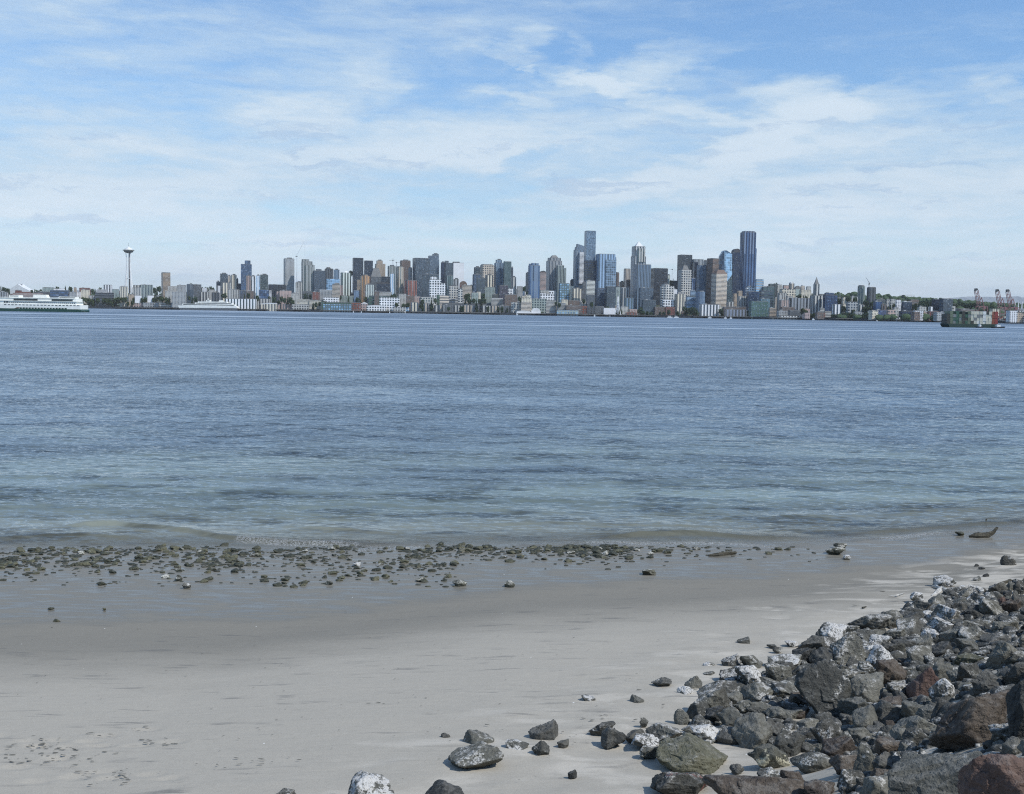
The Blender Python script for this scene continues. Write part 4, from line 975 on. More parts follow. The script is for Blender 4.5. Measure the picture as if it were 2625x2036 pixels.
B('B','L',2,'brown/dim/g',[(1762,1890,890)],'brown block below the twin condos',8)
B('B','W',1,'grey/dim/G',[(180,430,1072)],'long grey pier shed, first north of the white liner',0)
B('B','W',1,'conc/dim/H',[(440,600,1072)],'long pale pier shed, second north of the white liner',0)
B('B','W',1,'grey/dim/G',[(605,725,1078)],'short grey pier shed next to the white liner bow',0)
B('B','W',1,'pink/dim/G',[(0,180,1078)],'low brownish pier shed by the shore park',0)
B('B','W',1,'conc/dim/V',[(1930,2140,1012)],'grey columned hall next to the cream pier hall',0)
# --- tile C
B('C','O',4,'char/dark/V',[(50,330,792,'flat')],'long black slab block beneath the first grey twin tower',6)
B('C','A',5,'grey/slate/g',[(280,456,388,'pent'),(385,456,470,'flat'),(300,430,432,'flat')],'first grey twin tower, beside the luffing crane',24)
B('C','A',5,'grey/green/v',[(553,742,432,'flat'),(560,690,400,'flat'),(600,775,485,'flat')],'second grey twin tower with notched shoulder, beyond the luffing crane',20)
B('C','A',4,'conc/dim/v',[(465,585,757)],'short pale block between the grey twin towers',12)
B('C','T',5,'slate/slate/g',[(722,942,575,'flat'),(785,880,552,'flat')],'wide dark slate block next to the second twin tower',22)
B('C','A',6,'dgrey/dark/V',[(918,1062,545,'flat'),(945,1020,530,'round')],'dark round-cornered tower with pale stripes',16)
B('C','A',5,'steel/steel/v',[(1058,1158,560)],'silver striped round tower beside the dark round-cornered one',14)
B('C','O',3,'lblue/sky/C',[(955,1160,702,'flat')],'vivid sky-blue glass block in mid city',4)
B('C','L',2,'beige/dim/h',[(1040,1165,785),(1085,1155,765)],'stacked beige terrace block before the sky-blue glass',8)
B('C','L',3,'pink/dim/v',[(1150,1212,800)],'pinkish slim block beside the stacked beige terrace',8)
B('C','T',4,'mint/green/V',[(1165,1342,602,'mans',602,None,'W'),(1200,1310,572,'pyr',604,None,'W')],'pale green tower with white peaked crown',18)
B('C','T',6,'navy/dark/c',[(1350,1532,378,'flat'),(1530,1680,420,'flat')],'black-navy tall twin block with lower shoulder',14)
B('C','O',3,'orange/dim/v',[(1478,1632,660,'flat'),(1500,1605,645,'round')],'white and orange-bronze round-topped condo tower',16)
B('C','L',4,'tan/dim/h',[(1425,1482,715)],'slim tan block beside the bronze condo tower',10)
B('C','A',2,'mint/grey/v',[(1550,1690,792)],'pale sea-green apartment slab before the bronze condo',10)
B('C','L',2,'steel/blue/g',[(1375,1462,882)],'blue-grey low tower near the pier market',10)
B('C','T',4,'dgrey/dim/g',[(1635,1812,532,'mans',668,None,'G')],'dark tower with a tall grey mansard roof',10)
B('C','A',6,'tan/dim/g',[(1700,1872,470,'flat'),(1725,1830,418,'pent')],'brown-grey tower with an open crown behind the mansard roof',18)
B('C','T',5,'slate/dark/c',[(1800,1945,668,'flat')],'dark block behind the curved navy office',14)
B('C','O',3,'navy/dark/c',[(1728,1952,745,'barrel',780,None,'D')],'curved navy office with arched roof',10)
B('C','A',5,'grey/green/v',[(1900,2035,502)],'grey tower beneath the hammerhead crane',16)
B('C','A',4,'white/sky/v',[(1940,2000,705,'flat'),(1945,2010,620)],'thin pale blue tower slotted before the grey tower',8)
B('C','A',4,'beige/green/V',[(2030,2152,518,'round')],'cream-edged curved tower with green glass',16)
B('C','L',2,'pink/dim/g',[(175,225,895),(220,415,885)],'pinkish gabled apartments above the rail sheds',10)
B('C','L',2,'conc/dim/g',[(395,530,930),(455,525,905)],'white and cream house-like condos on the slope',10)
B('C','L',3,'dgrey/dim/g',[(580,732,895)],'dark low block with white posts above the slope trees',8)
B('C','L',2,'brick/dim/g',[(728,845,905)],'brick block on the slope beside the grey grid block',10)
B('C','L',2,'grey/slate/g',[(840,1095,875,'white')],'wide grey gridded block with white roof edge',8)
B('C','L',1,'cream/dim/h',[(500,700,1022),(690,910,1030)],'long cream banded building behind the rail sheds',3)
B('C','L',1,'white/dim/G',[(905,1145,990)],'white block with arches beside the green market pier',4)
B('C','O',2,'sgreen/teal/H',[(1612,2092,968,'flat')],'long dark green glass office with stepped bands',4)
B('C','O',1,'white/teal/G',[(1782,2090,992,'flat')],'white gridded wing of the long green glass office',2)
B('C','L',2,'green/teal/g',[(1150,1380,965)],'low green glass block behind the market pier',4)
B('C','L',2,'conc/dim/h',[(1770,1975,908,'white')],'white terraced roofs above the long green office',6)
B('C','L',2,'brown/dim/g',[(1695,1765,895)],'small brown block above the long green office',6)
B('C','W',1,'pink/dim/V',[(190,425,1095)],'pink-grey shed row, first of two by the rails',0)
B('C','W',1,'conc/dim/G',[(425,690,1098)],'pale shed row, second of two by the rails',0)
B('C','W',8,'teal/sky/G',[(920,1345,1098,'flat')],'turquoise market hall on its pier',0)
B('C','W',1,'sgreen/dim/G',[(880,1340,1068,'flat')],'dark green hall behind the turquoise market',0)
B('C','W',8,'brick/dim/G',[(1345,1485,1072,'flat')],'brick hall joined to the turquoise market',0)
B('C','W',8,'pink/white/G'.replace('white','dim'),[(1485,1592,1060,'gable',1085,None,'W')],'pink gabled restaurant on the pier',0)
B('C','W',8,'white/teal/G',[(1590,1885,1108,'barrel',1125,None,'W')],'pier hall with long white arched roof',0)
B('C','W',8,'conc/dim/G',[(1990,2184,1140,'flat')],'low pale pier shed with flat roof',0)
B('C','L',2,'conc/dim/g',[(2070,2200,935)],'cream stone block past the long green office',8)
# --- tile D
B('D','T',6,'brown/dark/g',[(150,322,418)],'dark brown slab tower in mid skyline',18)
B('D','A',5,'grey/dim/v',[(282,342,532,'round')],'slim grey round-topped tower before the brown slab',14)
B('D','T',4,'brick/dim/v',[(208,292,730)],'dull red brick tower, shadowed half of a pair',12)  # shade on this half put into a duller brick tint
B('D','T',3,'brick/dim/v/1.5',[(235,418,728,'flat')],'bright red brick block, broad one of the brick pair',20)
B('D','T',5,'slate/slate/c',[(345,622,382,'flat')],'huge black-green glass slab in mid skyline',20)
B('D','T',6,'steel/slate/c',[(582,766,400,'flat'),(585,762,345,'flat'),(650,762,318,'pent')],'slate blue tower with stepped rooftop boxes',16)
B('D','O',4,'slate/teal/g',[(490,762,632,'flat')],'teal glazed block with pale roof line below the black-green slab',10)
B('D','A',2,'white/teal/G',[(600,865,770,'flat'),(605,800,715,'flat'),(622,735,668,'flat')],'bright white stepped pyramid-like condo',8)
B('D','T',6,'navy/dark/g',[(788,850,445)],'navy edge tower behind the teal notched tower',14)
B('D','A',5,'slate/teal/g',[(838,978,455,'flat'),(845,912,422,'flat')],'teal notched tower beside the bright mirror tower',20)
B('D','A',4,'teal/teal/v',[(868,985,650)],'green-blue lower tower before the teal notched tower',14)
B('D','T',6,'white/sky/p',[(968,1152,455,'flat'),(968,1085,438,'flat',None,'dgrey/dim/p')],'bright white tower with mirror-like blue and yellow face',10)
B('D','A',4,'grey/dim/V',[(985,1072,705)],'grey ribbed tower below the bright white tower',12)
B('D','L',5,'brick/dim/h',[(1078,1198,732,'barrel',790,None,'B')],'domed brick-brown hall beside the bright white tower',8)
B('D','L',3,'beige/dim/h',[(1108,1272,802)],'beige banded block below the domed brown hall',12)
B('D','A',3,'conc/slate/G',[(898,1062,812)],'white and grey gridded condo, taller of the gridded pair',14)
B('D','A',2,'conc/slate/G',[(1055,1128,858)],'white and grey gridded condo, shorter of the gridded pair',12)
B('D','T',5,'slate/teal/g',[(1303,1405,522)],'dark teal tower at the edge of the hotel cluster',16)
B('D','T',4,'slate/blue/g',[(1282,1402,632)],'dark blue block fronting the hotel cluster',16)
B('D','T',5,'beige/dim/G',[(1398,1622,492,'flat'),(1412,1600,478,'flat')],'broad beige hotel slab with dark roof band',18)
B('D','A',4,'cream/dark/V',[(1478,1602,645)],'cream tower with black centre strip before the hotel slab',14)
B('D','O',3,'slate/green/g',[(1345,1480,690)],'white-framed glass block before the hotel slab',12)
B('D','O',3,'green/teal/g',[(1395,1628,832,'flat')],'pale teal low office below the hotel slab',8)
B('D','A',5,'steel/steel/v',[(1620,1762,455,'flat'),(1640,1742,408,'pent')],'silver-blue ribbed tower, first of the tall pair past the hotel',18)
B('D','A',5,'teal/teal/g',[(1762,1888,430,'white')],'dark teal tower with wavy white balconies and white cap',10)
B('D','T',6,'slate/dark/g',[(1882,1915,525)],'dark sliver behind the wavy balcony tower',10)
B('D','A',4,'conc/slate/V',[(1883,1962,675)],'white ribbed tower below the wavy balcony tower',12)
B('D','O',3,'purple/dark/c',[(1678,1835,802,'flat')],'dark aubergine office block by the tall pair',20)
B('D','L',3,'white/slate/G',[(1828,1912,855)],'small white gridded block beside the aubergine office',8)
B('D','L',5,'grey/dim/g',[(1968,2065,818)],'pale grey gridded block in the gap before the blue tower',12)
B('D','L',4,'white/dim/p',[(2062,2108,890)],'tiny white block in the gap before the blue tower',8)
B('D','O',2,'sgreen/green/h',[(705,785,945,'round')],'dark green round-cornered block near the marina condos',8)
B('D','O',2,'beige/dim/H/1.3',[(768,915,962,'flat')],'pink and white banded office near the marina condos',6)
B('D','O',2,'grey/dim/H',[(905,1155,1015),(1020,1150,1000)],'grey banded low office next to the pink banded one',6)
B('D','L',2,'green/teal/g',[(1262,1372,915)],'teal and cream condo on the slope trees',12)
B('D','L',2,'cream/dim/g',[(1345,1412,902)],'cream corner block beside the teal and cream condo',12)
B('D','L',3,'dgrey/green/g',[(1592,1692,942)],'dark grey block below the tall pair',10)
B('D','L',2,'brown/dim/g',[(1772,1975,945)],'wide brown low block below the white ribbed tower',8)
B('D','L',2,'cream/dim/g',[(2040,2190,972),(2100,2184,950)],'cream stepped block below the blue tower gap',10)
B('D','L',2,'conc/dim/h',[(1570,1760,1005,'white')],'white-roofed low hall in the slope trees',4)
B('D','L',1,'beige/dim/h/1.2',[(2030,2190,1070)],'cream low block near the arched aquarium piers',6)
B('D','L',1,'conc/grey/G',[(1880,2030,1065)],'white low block with grey windows near the cream one',6)
B('D','L',2,'brown/dim/g',[(245,372,968)],'dark brown block below the red brick tower',8)
B('D','L',2,'conc/dim/g',[(120,250,945)],'beige stone block below the cream-edged curved tower',8)
B('D','L',2,'pink/dim/g',[(370,480,975)],'pink low block beside the sloping arcade',8)
B('D','L',2,'conc/teal/G',[(470,690,985)],'pale arcaded block with green openings',6)
for i,(a,b,y) in enumerate(((320,440,1050),(440,520,1068),(522,600,1062),(600,680,1075),(685,750,1095),(752,822,1092))):
    B('D','L',1,('cream/slate/V','conc/slate/V','beige/slate/V')[i%3],[(a,b,y,'gable',y+18,None,'G')],('cream','stone grey','tan','pale cream','dusty grey','sand coloured')[i]+' striped waterfront condo, number '+'one two three four five six'.split()[i]+' of the marina row',4)
for i,(a,b,y) in enumerate(((825,985,1108),(985,1130,1112),(1130,1270,1110),(1270,1420,1115),(1420,1560,1118),(1560,1700,1120),(1700,1850,1118),(1850,2000,1125))):
    B('D','L',1,('dgrey/dim/V','conc/dark/V','beige/dark/V')[i%3],[(a,b,y)],('charcoal','pale','sandy','smoky','light grey','tan grey','dark ashen','buff')[i]+' low condo in the long marina terrace, '+'first second third fourth fifth sixth seventh eighth'.split()[i]+' from the north',3)
B('D','L',2,'dgrey/dim/H',[(820,1600,1082,'flat')],'very long dark banded parking deck behind the marina terrace',3,.3)
B('D','W',8,'white/sky/H',[(42,300,1140,'flat')],'low white-roofed pier pavilion before the striped condos',0)
# --- tile E
B('E','T',5,'slate/dark/g',[(168,215,732)],'dark narrow tower shading the blue tower',10)
B('E','T',4,'steel/blue/V',[(208,388,615,'flat'),(215,250,588,'flat'),(250,372,578,'white')],'bright blue tower with white cap and silver rib',12)
B('E','T',4,'pink/dim/h',[(385,487,695,'barrel',725,None,'D')],'pink banded tower with dark arched top',8)
B('E','T',5,'grey/slate/v',[(487,732,545,'flat'),(508,716,500,'flat'),(545,672,455,'mans',490,None,'G')],'grey stepped tower with sloped crown',16)
B('E','T',5,'green/slate/v',[(633,797,655,'flat'),(642,765,612,'white')],'green-grey tower with bright white cap',12)
B('E','O',3,'teal/sky/G',[(683,852,892,'flat')],'teal condo with bright white rooftop trellis',14)
B('E','T',5,'dgrey/dim/g',[(860,912,842)],'small dark block between white-cap tower and tallest pair',10)
B('E','L',4,'cream/dim/p',[(860,915,932)],'tan blank-walled slim block beside the cream ribbed hotel',8)
B('E','O',3,'cream/dim/V',[(880,1052,978,'flat'),(935,1010,962,'flat')],'cream ribbed hotel block below the tallest pair',10)
e_,Y_,z_ = B('E','T',5,'steel/grey/v',[(913,1078,372,'flat'),(930,1078,330,'flat'),(950,1078,280,'slant',310)],'pale slant-topped tower pressed against the tallest tower',16)
panel(e_,'E',Y_,z_,985,1072,410,900,'white/dim/h',16,8.,'gridded_bay')
e_,Y_,z_ = B('E','T',4,'steel/steel/c',[(1085,1258,80,'flat')],'tallest blue-grey tower with plain flat top',12)
panel(e_,'E',Y_,z_,1092,1246,535,860,'dblue/dark/C',12,4.,'dark_lattice_front')
B('E','T',4,'dgrey/dim/g',[(1048,1112,882)],'dark foot block beside the white banded office',8)
B('E','O',3,'beige/dark/h/1.9',[(1108,1242,852,'flat')],'white banded office at the foot of the tallest tower',8)
e_,Y_,z_ = B('E','T',4,'steel/steel/V/1.9',[(1262,1558,442,'flat'),(1500,1576,492,'flat')],'broad pale blue glass tower with framed front',10)
panel(e_,'E',Y_,z_,1380,1545,485,960,'slate/slate/c',10,5.,'dark_frame'); panel(e_,'E',Y_,z_,1398,1548,525,960,'lblue/steel/C/.8',10,8.,'blue_glass_front')
B('E','A',6,'brown/dim/g',[(1562,1622,728,'round')],'slim reddish-brown tower behind the broad pale blue one',12)
B('E','A',3,'slate/blue/g',[(1258,1412,968,'flat')],'dark blue apartment block, bottom of the broad pale tower',14)
B('E','A',3,'slate/teal/g',[(1408,1562,945,'flat')],'dark teal apartment block with wide windows',10)
B('E','A',4,'green/slate/g',[(1558,1636,952)],'grey-green block behind the observation wheel',10)
B('E','A',4,'grey/slate/V',[(1632,1775,962,'white')],'grey ribbed block past the observation wheel',12)
B('E','A',6,'beige/dim/v',[(1695,1795,665,'flat')],'tan ribbed tower left of the pyramid-topped one'.replace('left of','short of'),14)
B('E','A',5,'brown/dim/g',[(1725,1805,830,'barrel',860,None,'B')],'brown domed block by the pyramid-topped tower',10)
B('E','A',6,'tan/dim/g',[(1625,1700,870)],'low tan block in the gap before the pyramid-topped tower',10)
e_,Y_,z_ = B('E','T',5,'grey/slate/V/1.35',[(1808,2032,475,'flat'),(1820,2026,322,'flat'),(1850,2000,235,'pyr',322,None,'W')],'granite tower with a gleaming white pyramid roof',14)
panel(e_,'E',Y_,z_,1885,2000,350,560,'conc/teal/V',14,5.,'arched_bay')
B('E','T',4,'steel/slate/v',[(1848,2112,602,'flat')],'steel-blue ribbed slab before the pyramid-topped tower',14)
B('E','O',3,'slate/steel/g',[(1930,2150,965,'flat')],'mottled blue glass block below the steel-blue slab',10)
B('E','O',2,'steel/teal/V',[(1698,1842,1118,'flat')],'small glassy blue block near the wheel',10)
B('E','O',2,'slate/teal/g',[(1975,2190,1152,'flat')],'teal mottled low block by the steel-blue slab',8)
B('E','L',2,'white/dim/G',[(390,480,1042),(385,612,1060),(530,610,1010)],'white terraced condos at the foot of the pink banded tower',8)
B('E','L',3,'conc/dim/g',[(380,640,1005)],'pale block behind the white terraced condos',8)
B('E','L',1,'cream/dim/g',[(95,260,1120),(180,250,1085)],'cream block with red roof edge above the aquarium',6)
B('E','L',2,'green/teal/G',[(258,500,1132,'flat')],'grey-green greenhouse-like block above the aquarium',4)
B('E','L',1,'conc/dim/h',[(480,640,1160,'flat')],'pale banded low block above the fish market pier',4)
B('E','L',2,'cream/dim/g',[(722,822,1145)],'cream cube below the teal trellis condo',8)
B('E','L',2,'brown/dim/g',[(818,1005,1160)],'brown and white patchwork low block',8)
B('E','L',2,'conc/dim/G',[(1008,1165,1165)],'white gridded low block beneath the white banded office',8)
B('E','L',2,'dgrey/slate/g',[(1112,1245,1070)],'grey mid block beneath the white banded office',10)
B('E','L',1,'brown/dim/h',[(790,1035,1235,'flat')],'long brown wharf block behind the piers',4)
B('E','L',1,'brick/dim/G',[(1028,1122,1245,'flat')],'square brick block behind the piers',6)
B('E','W',8,'green/sky/G',[(650,985,1312,'flat')],'pale green pier hall south of the aquarium',0)
B('E','W',8,'white/dim/p',[(1380,1560,1275,'flat')],'plain white box hall on the pier next to the wheel',0)
B('E','W',8,'brick/dim/G',[(1720,1900,1330,'gable',1345,None,'B')],'brown gabled pier restaurant past the wheel',0)
B('E','L',1,'pink/dim/g',[(1770,1900,1295)],'pink-grey low block past the wheel',6)
B('E','L',1,'conc/dim/g',[(1640,1760,1255)],'tan mid block directly behind the wheel legs',6)
B('E','L',1,'dgrey/dim/g',[(1240,1390,1250)],'dark low block behind the plain white box hall',6)
B('E','L',1,'grey/dim/h',[(650,790,1200)],'grey low block near the cream cube',6)
# --- tile G
B('G','T',5,'char/dark/h',[(180,430,662,'flat')],'black banded slab with pale roof line',12)
B('G','A',6,'mint/green/g',[(425,472,765)],'pale green sliver behind the black banded slab',10)
B('G','L',6,'dgrey/green/g',[(465,585,852)],'low dark ridge block beyond the black banded slab',8)
B('G','O',3,'conc/slate/G/1.15',[(322,532,935,'flat'),(335,465,912,'round')],'curved cream gridded block before the black banded slab',10)
B('G','L',2,'white/slate/G',[(350,532,1145,'flat')],'white gridded annex under the curved cream block',6)
B('G','O',4,'white/dim/p',[(520,585,985)],'blazing white blank wall beside the black giant',6)
B('G','T',6,'char/dark/c',[(593,812,452,'flat')],'flat-topped jet black giant tower',18)
B('G','T',4,'conc/slate/G',[(605,802,683,'flat'),(636,765,612,'mans',690,None,'G')],'pale gridded tower with peaked shoulders before the black giant',16)
B('G','T',6,'grey/slate/v',[(808,988,522,'flat')],'grey tower with plain cornice past the black giant',10)
B('G','T',6,'slate/dim/g',[(982,1055,545)],'grey-brown stub next to the cornice tower',10)
B('G','T',5,'navy/dark/c',[(840,905,562,'flat')],'navy recess tower before the cornice tower',8)
B('G','T',5,'steel/slate/g',[(895,1058,610,'flat'),(940,1062,690,'flat',None,'pink/slate/g')],'blue-grey stepped tower with pinkish lower front',12)
B('G','A',4,'navy/blue/V',[(803,862,812,'white')],'thin navy tower with bright white roof',8)
B('G','T',5,'brown/dark/h/1.5',[(1045,1322,510,'flat')],'broad bronze banded tower with pale cornice',30,.6)
B('G','T',3,'beige/dim/h/1.35',[(1125,1356,680,'mans',742,None,'B')],'cream banded tower with hipped bronze roof, near the water',20)
B('G','T',5,'navy/dark/g',[(1430,1570,352,'barrel',410,None,'D')],'brown-black tower with arched top beside the crystal tower',12)
B('G','L',4,'grey/sky/H',[(1800,1925,832,'flat')],'grey block with pale bands past the tallest black tower',8)
B('G','T',3,'tan/dim/g',[(1450,1535,1050,'flat'),(1515,1592,1008,'flat')],'brown stone tower with cream turret, old waterfront office',14)
B('G','L',3,'conc/dim/v',[(1525,1692,1092,'flat')],'cream ribbed wing beside the cream turret office',10)
B('G','O',4,'white/steel/G',[(1652,1822,945,'flat')],'white framed office with blue bays below the tallest black tower',8)
B('G','O',3,'dblue/slate/c',[(1668,1842,1022,'flat')],'smooth dark blue cube before the white framed office',8)
B('G','O',4,'conc/blue/g',[(1815,1912,945)],'pale block with dark glass past the smooth dark cube',8)
B('G','O',4,'navy/dark/c',[(1895,1955,952)],'navy stub block in the southern group',8)
B('G','O',5,'slate/slate/v',[(1955,2068,945)],'slate striped block in the southern group',10)
B('G','O',3,'slate/teal/H',[(1868,2065,1012,'flat')],'teal banded office in the southern group',8)
B('G','O',2,'teal/sky/g',[(1868,2022,1132,'flat')],'aqua glass block in the southern group',8)
B('G','O',1,'sgreen/steel/g',[(1708,1995,1172,'flat')],'mottled green glass block by the ferry dock',6)
B('G','L',1,'tan/dim/h',[(2010,2120,1275)],'tan low block by the ferry dock',6)
B('G','O',3,'steel/teal/h/2.',[(722,872,1092,'flat'),(785,866,1005,'flat')],'pale grey banded stepped office near the art deco block',10)
B('G','O',3,'steel/blue/g',[(868,1015,1020,'round')],'curved blue-violet glass office',8)
B('G','T',2,'cream/brown/V'.replace('brown','dim'),[(545,690,1060,'flat'),(578,652,1022,'mans',1060,None,'G'),(535,702,1262,'flat')],'art deco cream block with stepped brown top',8)
B('G','O',1,'white/slate/V',[(928,1235,1222,'flat')],'long building of tall white columns with corner domes',5,.4)
B('G','O',1,'brown/dim/h',[(1295,1650,1258,'flat')],'long low brown building above the white-striped hall',4,.4)
B('G','O',8,'char/dim/V/6',[(1322,1660,1300,'flat')],'low hall striped black and white at the ferry dock',3,.3)
B('G','L',2,'conc/dim/V',[(1350,1455,1182)],'white ribbed mid block at the foot of the crystal tower',8)
B('G','L',2,'beige/dim/g',[(55,225,1242)],'beige square block by the piers past the wheel',6)
B('G','L',2,'brown/dim/g',[(222,400,1262)],'brown block beside the beige square block',6)
B('G','L',2,'brick/dim/g',[(395,540,1258)],'reddish block next to the art deco foot',6)
B('G','L',1,'brown/dim/g',[(640,745,1330)],'brown low block next to shore trees',6)
B('G','L',2,'cream/dim/g',[(1232,1300,1250)],'small cream block between columns and crystal tower',6)
B('G','L',3,'white/dim/G',[(475,540,1180)],'little white block behind the reddish block',6)
# --- tile H
B('H','L',4,'teal/slate/g',[(-40,122,705,'flat'),(30,150,700)],'dark teal block at the edge of the hospital hill',8)
B('H','L',5,'dgrey/green/v',[(62,190,660)],'dark tree-topped block behind the hospital hill',8)
B('H','L',5,'conc/dim/g',[(188,275,672)],'pale hospital wing with windows on top of the hill',10)
B('H','L',5,'pink/dim/g',[(285,385,682)],'pink hospital wing before the domed tower',10)
B('H','T',5,'beige/dim/V',[(385,462,622,'barrel',650,None,'W')],'domed hospital tower on top of the hill',12)
B('H','L',6,'green/dim/p',[(465,560,685,'barrel',740,None,'G')],'greenish humped hall beside the domed hospital tower',8)
B('H','L',4,'cream/dim/G',[(240,475,742,'flat')],'broad cream hospital block on the hill',8)
B('H','L',4,'cream/dim/g',[(545,722,755,'flat')],'second broad cream hospital block, nearer the spire tower',8)
B('H','L',5,'beige/dim/g',[(560,625,690)],'square beige stub on the second cream hospital block',10)
B('H','L',5,'conc/dim/g',[(648,722,700)],'rounded pale stub near the spire tower',10)
B('H','L',3,'beige/dim/v',[(148,235,880)],'beige ribbed block before the hospital hill',10)
B('H','L',3,'conc/dim/v',[(205,345,802,'flat')],'pale stepped courthouse-like block before the hospital hill',10)
B('H','O',2,'pink/dim/v',[(232,378,912,'flat')],'pink stone office with arched doorway strip',10)
B('H','L',3,'conc/dim/g',[(340,440,850)],'white roofed block beside the courthouse-like block',8)
B('H','O',3,'dgrey/dark/V/3',[(378,722,880,'flat')],'wide hall with a dark roof and white columns beside the spire tower',6,.4)
B('H','O',3,'navy/blue/g',[(918,1128,832,'flat'),(932,1072,800,'flat')],'broad navy glass block past the spire tower',8)
B('H','O',4,'conc/dim/p',[(880,922,840)],'grey blank core beside the broad navy block',6)
B('H','L',2,'white/slate/V',[(1048,1188,975,'flat')],'white and grey striped cube below the navy block',10)
B('H','L',3,'grey/slate/g',[(960,1060,960)],'grey low block below the navy block',8)
B('H','L',4,'cream/dim/g',[(1205,1335,865,'flat')],'cream ridge apartments past the navy block',8)
B('H','L',4,'conc/slate/g',[(1335,1450,858)],'white and grey ridge apartments near the teal pair',8)
B('H','L',3,'grey/slate/G',[(1275,1445,938,'flat')],'wide grey gridded block on the green slope',10)
B('H','L',3,'conc/slate/V',[(1448,1548,982)],'small pale ribbed block below the teal pair',10)
B('H','A',5,'green/teal/v/.8',[(1450,1562,692,'round')],'rounded teal glass tower, nearer downtown of the teal pair',10)
B('H','A',5,'green/teal/g/.7',[(1598,1722,790,'flat'),(1600,1722,712,'flat',None,'dgrey/dark/V')],'unfinished teal tower with bare dark top floors',10)
B('H','L',4,'dgrey/green/g',[(1718,1872,898)],'dark green apartments past the teal pair',8)
B('H','O',3,'dblue/blue/v',[(1698,1822,935,'flat')],'blue-grey tower block on the south slope',8)
B('H','A',3,'brown/dim/v',[(1818,1865,968,'flat'),(1850,1895,985)],'slim brown and white block on the south slope',8)
B('H','O',2,'purple/blue/c',[(1690,1912,1065,'flat')],'dark violet office block near the port',10)
B('H','L',2,'pink/dim/G',[(1900,2030,1062,'flat')],'pink warehouse block near the port',8)
B('H','L',3,'conc/dim/g',[(2000,2085,1035)],'pale small block near the port',8)
B('H','L',4,'conc/slate/g',[(1888,1960,905),(1945,2010,925)],'pale ridge block with dark windows toward the port',8)
B('H','L',2,'brick/dim/g',[(805,935,1102,'flat')],'dark brick warehouse at the historic quay, longer of two',6)
B('H','L',2,'brown/dim/g',[(930,1040,1105,'flat')],'brown warehouse at the historic quay, shorter of two',6)
B('H','L',2,'conc/dim/h',[(860,930,1035),(925,1045,1085)],'white flat roofs behind the historic warehouses',6)
B('H','W',8,'white/dim/G/.8',[(218,545,1155,'flat')],'long grey and white ferry shed on its dock',0)
B('H','O',1,'grey/dim/g',[(200,375,1075,'flat')],'grey office block behind the ferry shed',6)
B('H','O',1,'dgrey/dim/h',[(372,580,1072,'flat')],'darker office block behind the ferry shed',6)
B('H','L',2,'brown/dim/g',[(245,460,1020)],'brown mansard block behind the ferry shed offices',6)
B('H','L',1,'conc/dim/g',[(75,150,1040)],'tan block at the root of the ferry dock',6)
B('H','L',2,'pink/dim/g',[(560,700,1020,'gable',1045,None,'G')],'pinkish roofs beside the green quay trees',6)
B('H','W',1,'white/slate/G/.8',[(1985,2200,1190,'flat')],'low white terminal shed row, nearer downtown',0)
B('H','L',2,'grey/slate/g',[(1390,1500,1090)],'small grey block in the quay trees',6)
B('H','L',2,'conc/dim/g',[(1600,1690,1080)],'little pale block in the quay trees',6)
# --- tile I
B('I','L',4,'conc/slate/g',[(38,110,905),(100,180,895)],'white ridge apartments under the hammerhead crane',8)
B('I','L',4,'white/slate/g',[(190,268,905)],'whiter ridge apartments beside the hammerhead crane',8)
B('I','O',4,'navy/slate/c',[(288,435,938,'white')],'dark glass block with white roof on the ridge',8)
B('I','L',5,'brown/dim/h',[(398,545,905,'flat')],'brown banded block with white end on the ridge',8)
B('I','L',3,'conc/dim/g',[(535,660,1015,'flat')],'cream ornate block on the southern flats',8)
B('I','L',3,'white/slate/V',[(700,760,1012)],'white slim block before the southern towers',8)
B('I','T',4,'navy/dark/c',[(758,865,898,'flat'),(835,868,898,'flat',None,'mint/green/p')],'dark tower with pale green edge on the southern flats',14)
B('I','T',4,'slate/slate/c',[(882,1062,890,'flat')],'dark framed tower on the southern flats',10)
B('I','T',4,'lblue/steel/c',[(918,1045,892,'flat')],'bright blue glass front tower on the southern flats',6)
B('I','L',3,'conc/dim/G',[(1060,1115,1005)],'pale gridded block beside the blue glass tower',8)
B('I','O',1,'dblue/dark/C',[(248,490,1082,'flat')],'navy warehouse with flat roof at the port edge',6)
B('I','L',1,'brick/dim/V',[(490,620,1102,'flat')],'brick loft at the port, first of a row',6)
B('I','L',1,'pink/dim/g',[(618,742,1095,'flat')],'rose brick loft at the port, second of a row',6)
B('I','L',1,'brown/slate/V',[(740,860,1098,'flat')],'dark brick loft at the port, third of a row',6)
B('I','L',1,'brick/slate/g',[(858,1000,1105,'flat')],'red loft by the barge bow, last of a row',6)
B('I','W',8,'white/dark/G/.7',[(150,330,1192,'flat')],'pale terminal shed with square doors, first of two',0)
B('I','W',8,'conc/dark/G/.8',[(330,530,1192,'flat')],'pale terminal shed with square doors, second of two',0)
B('I','W',8,'green/dim/G',[(535,720,1205,'flat')],'low green-grey quay shed near the barge',0)
B('I','W',8,'pink/dim/G',[(722,945,1205,'flat')],'low rusty quay shed behind the barge bow',0)
B('I','L',2,'conc/dim/h',[(1130,1330,1045,'flat')],'long pale flats building behind the cranes',6)
B('I','L',2,'brown/dim/h',[(1150,1450,1062,'flat')],'long brown port building behind the barge',6)
B('I','L',3,'grey/slate/g',[(150,235,1025)],'grey hillside block above the navy warehouse',8)
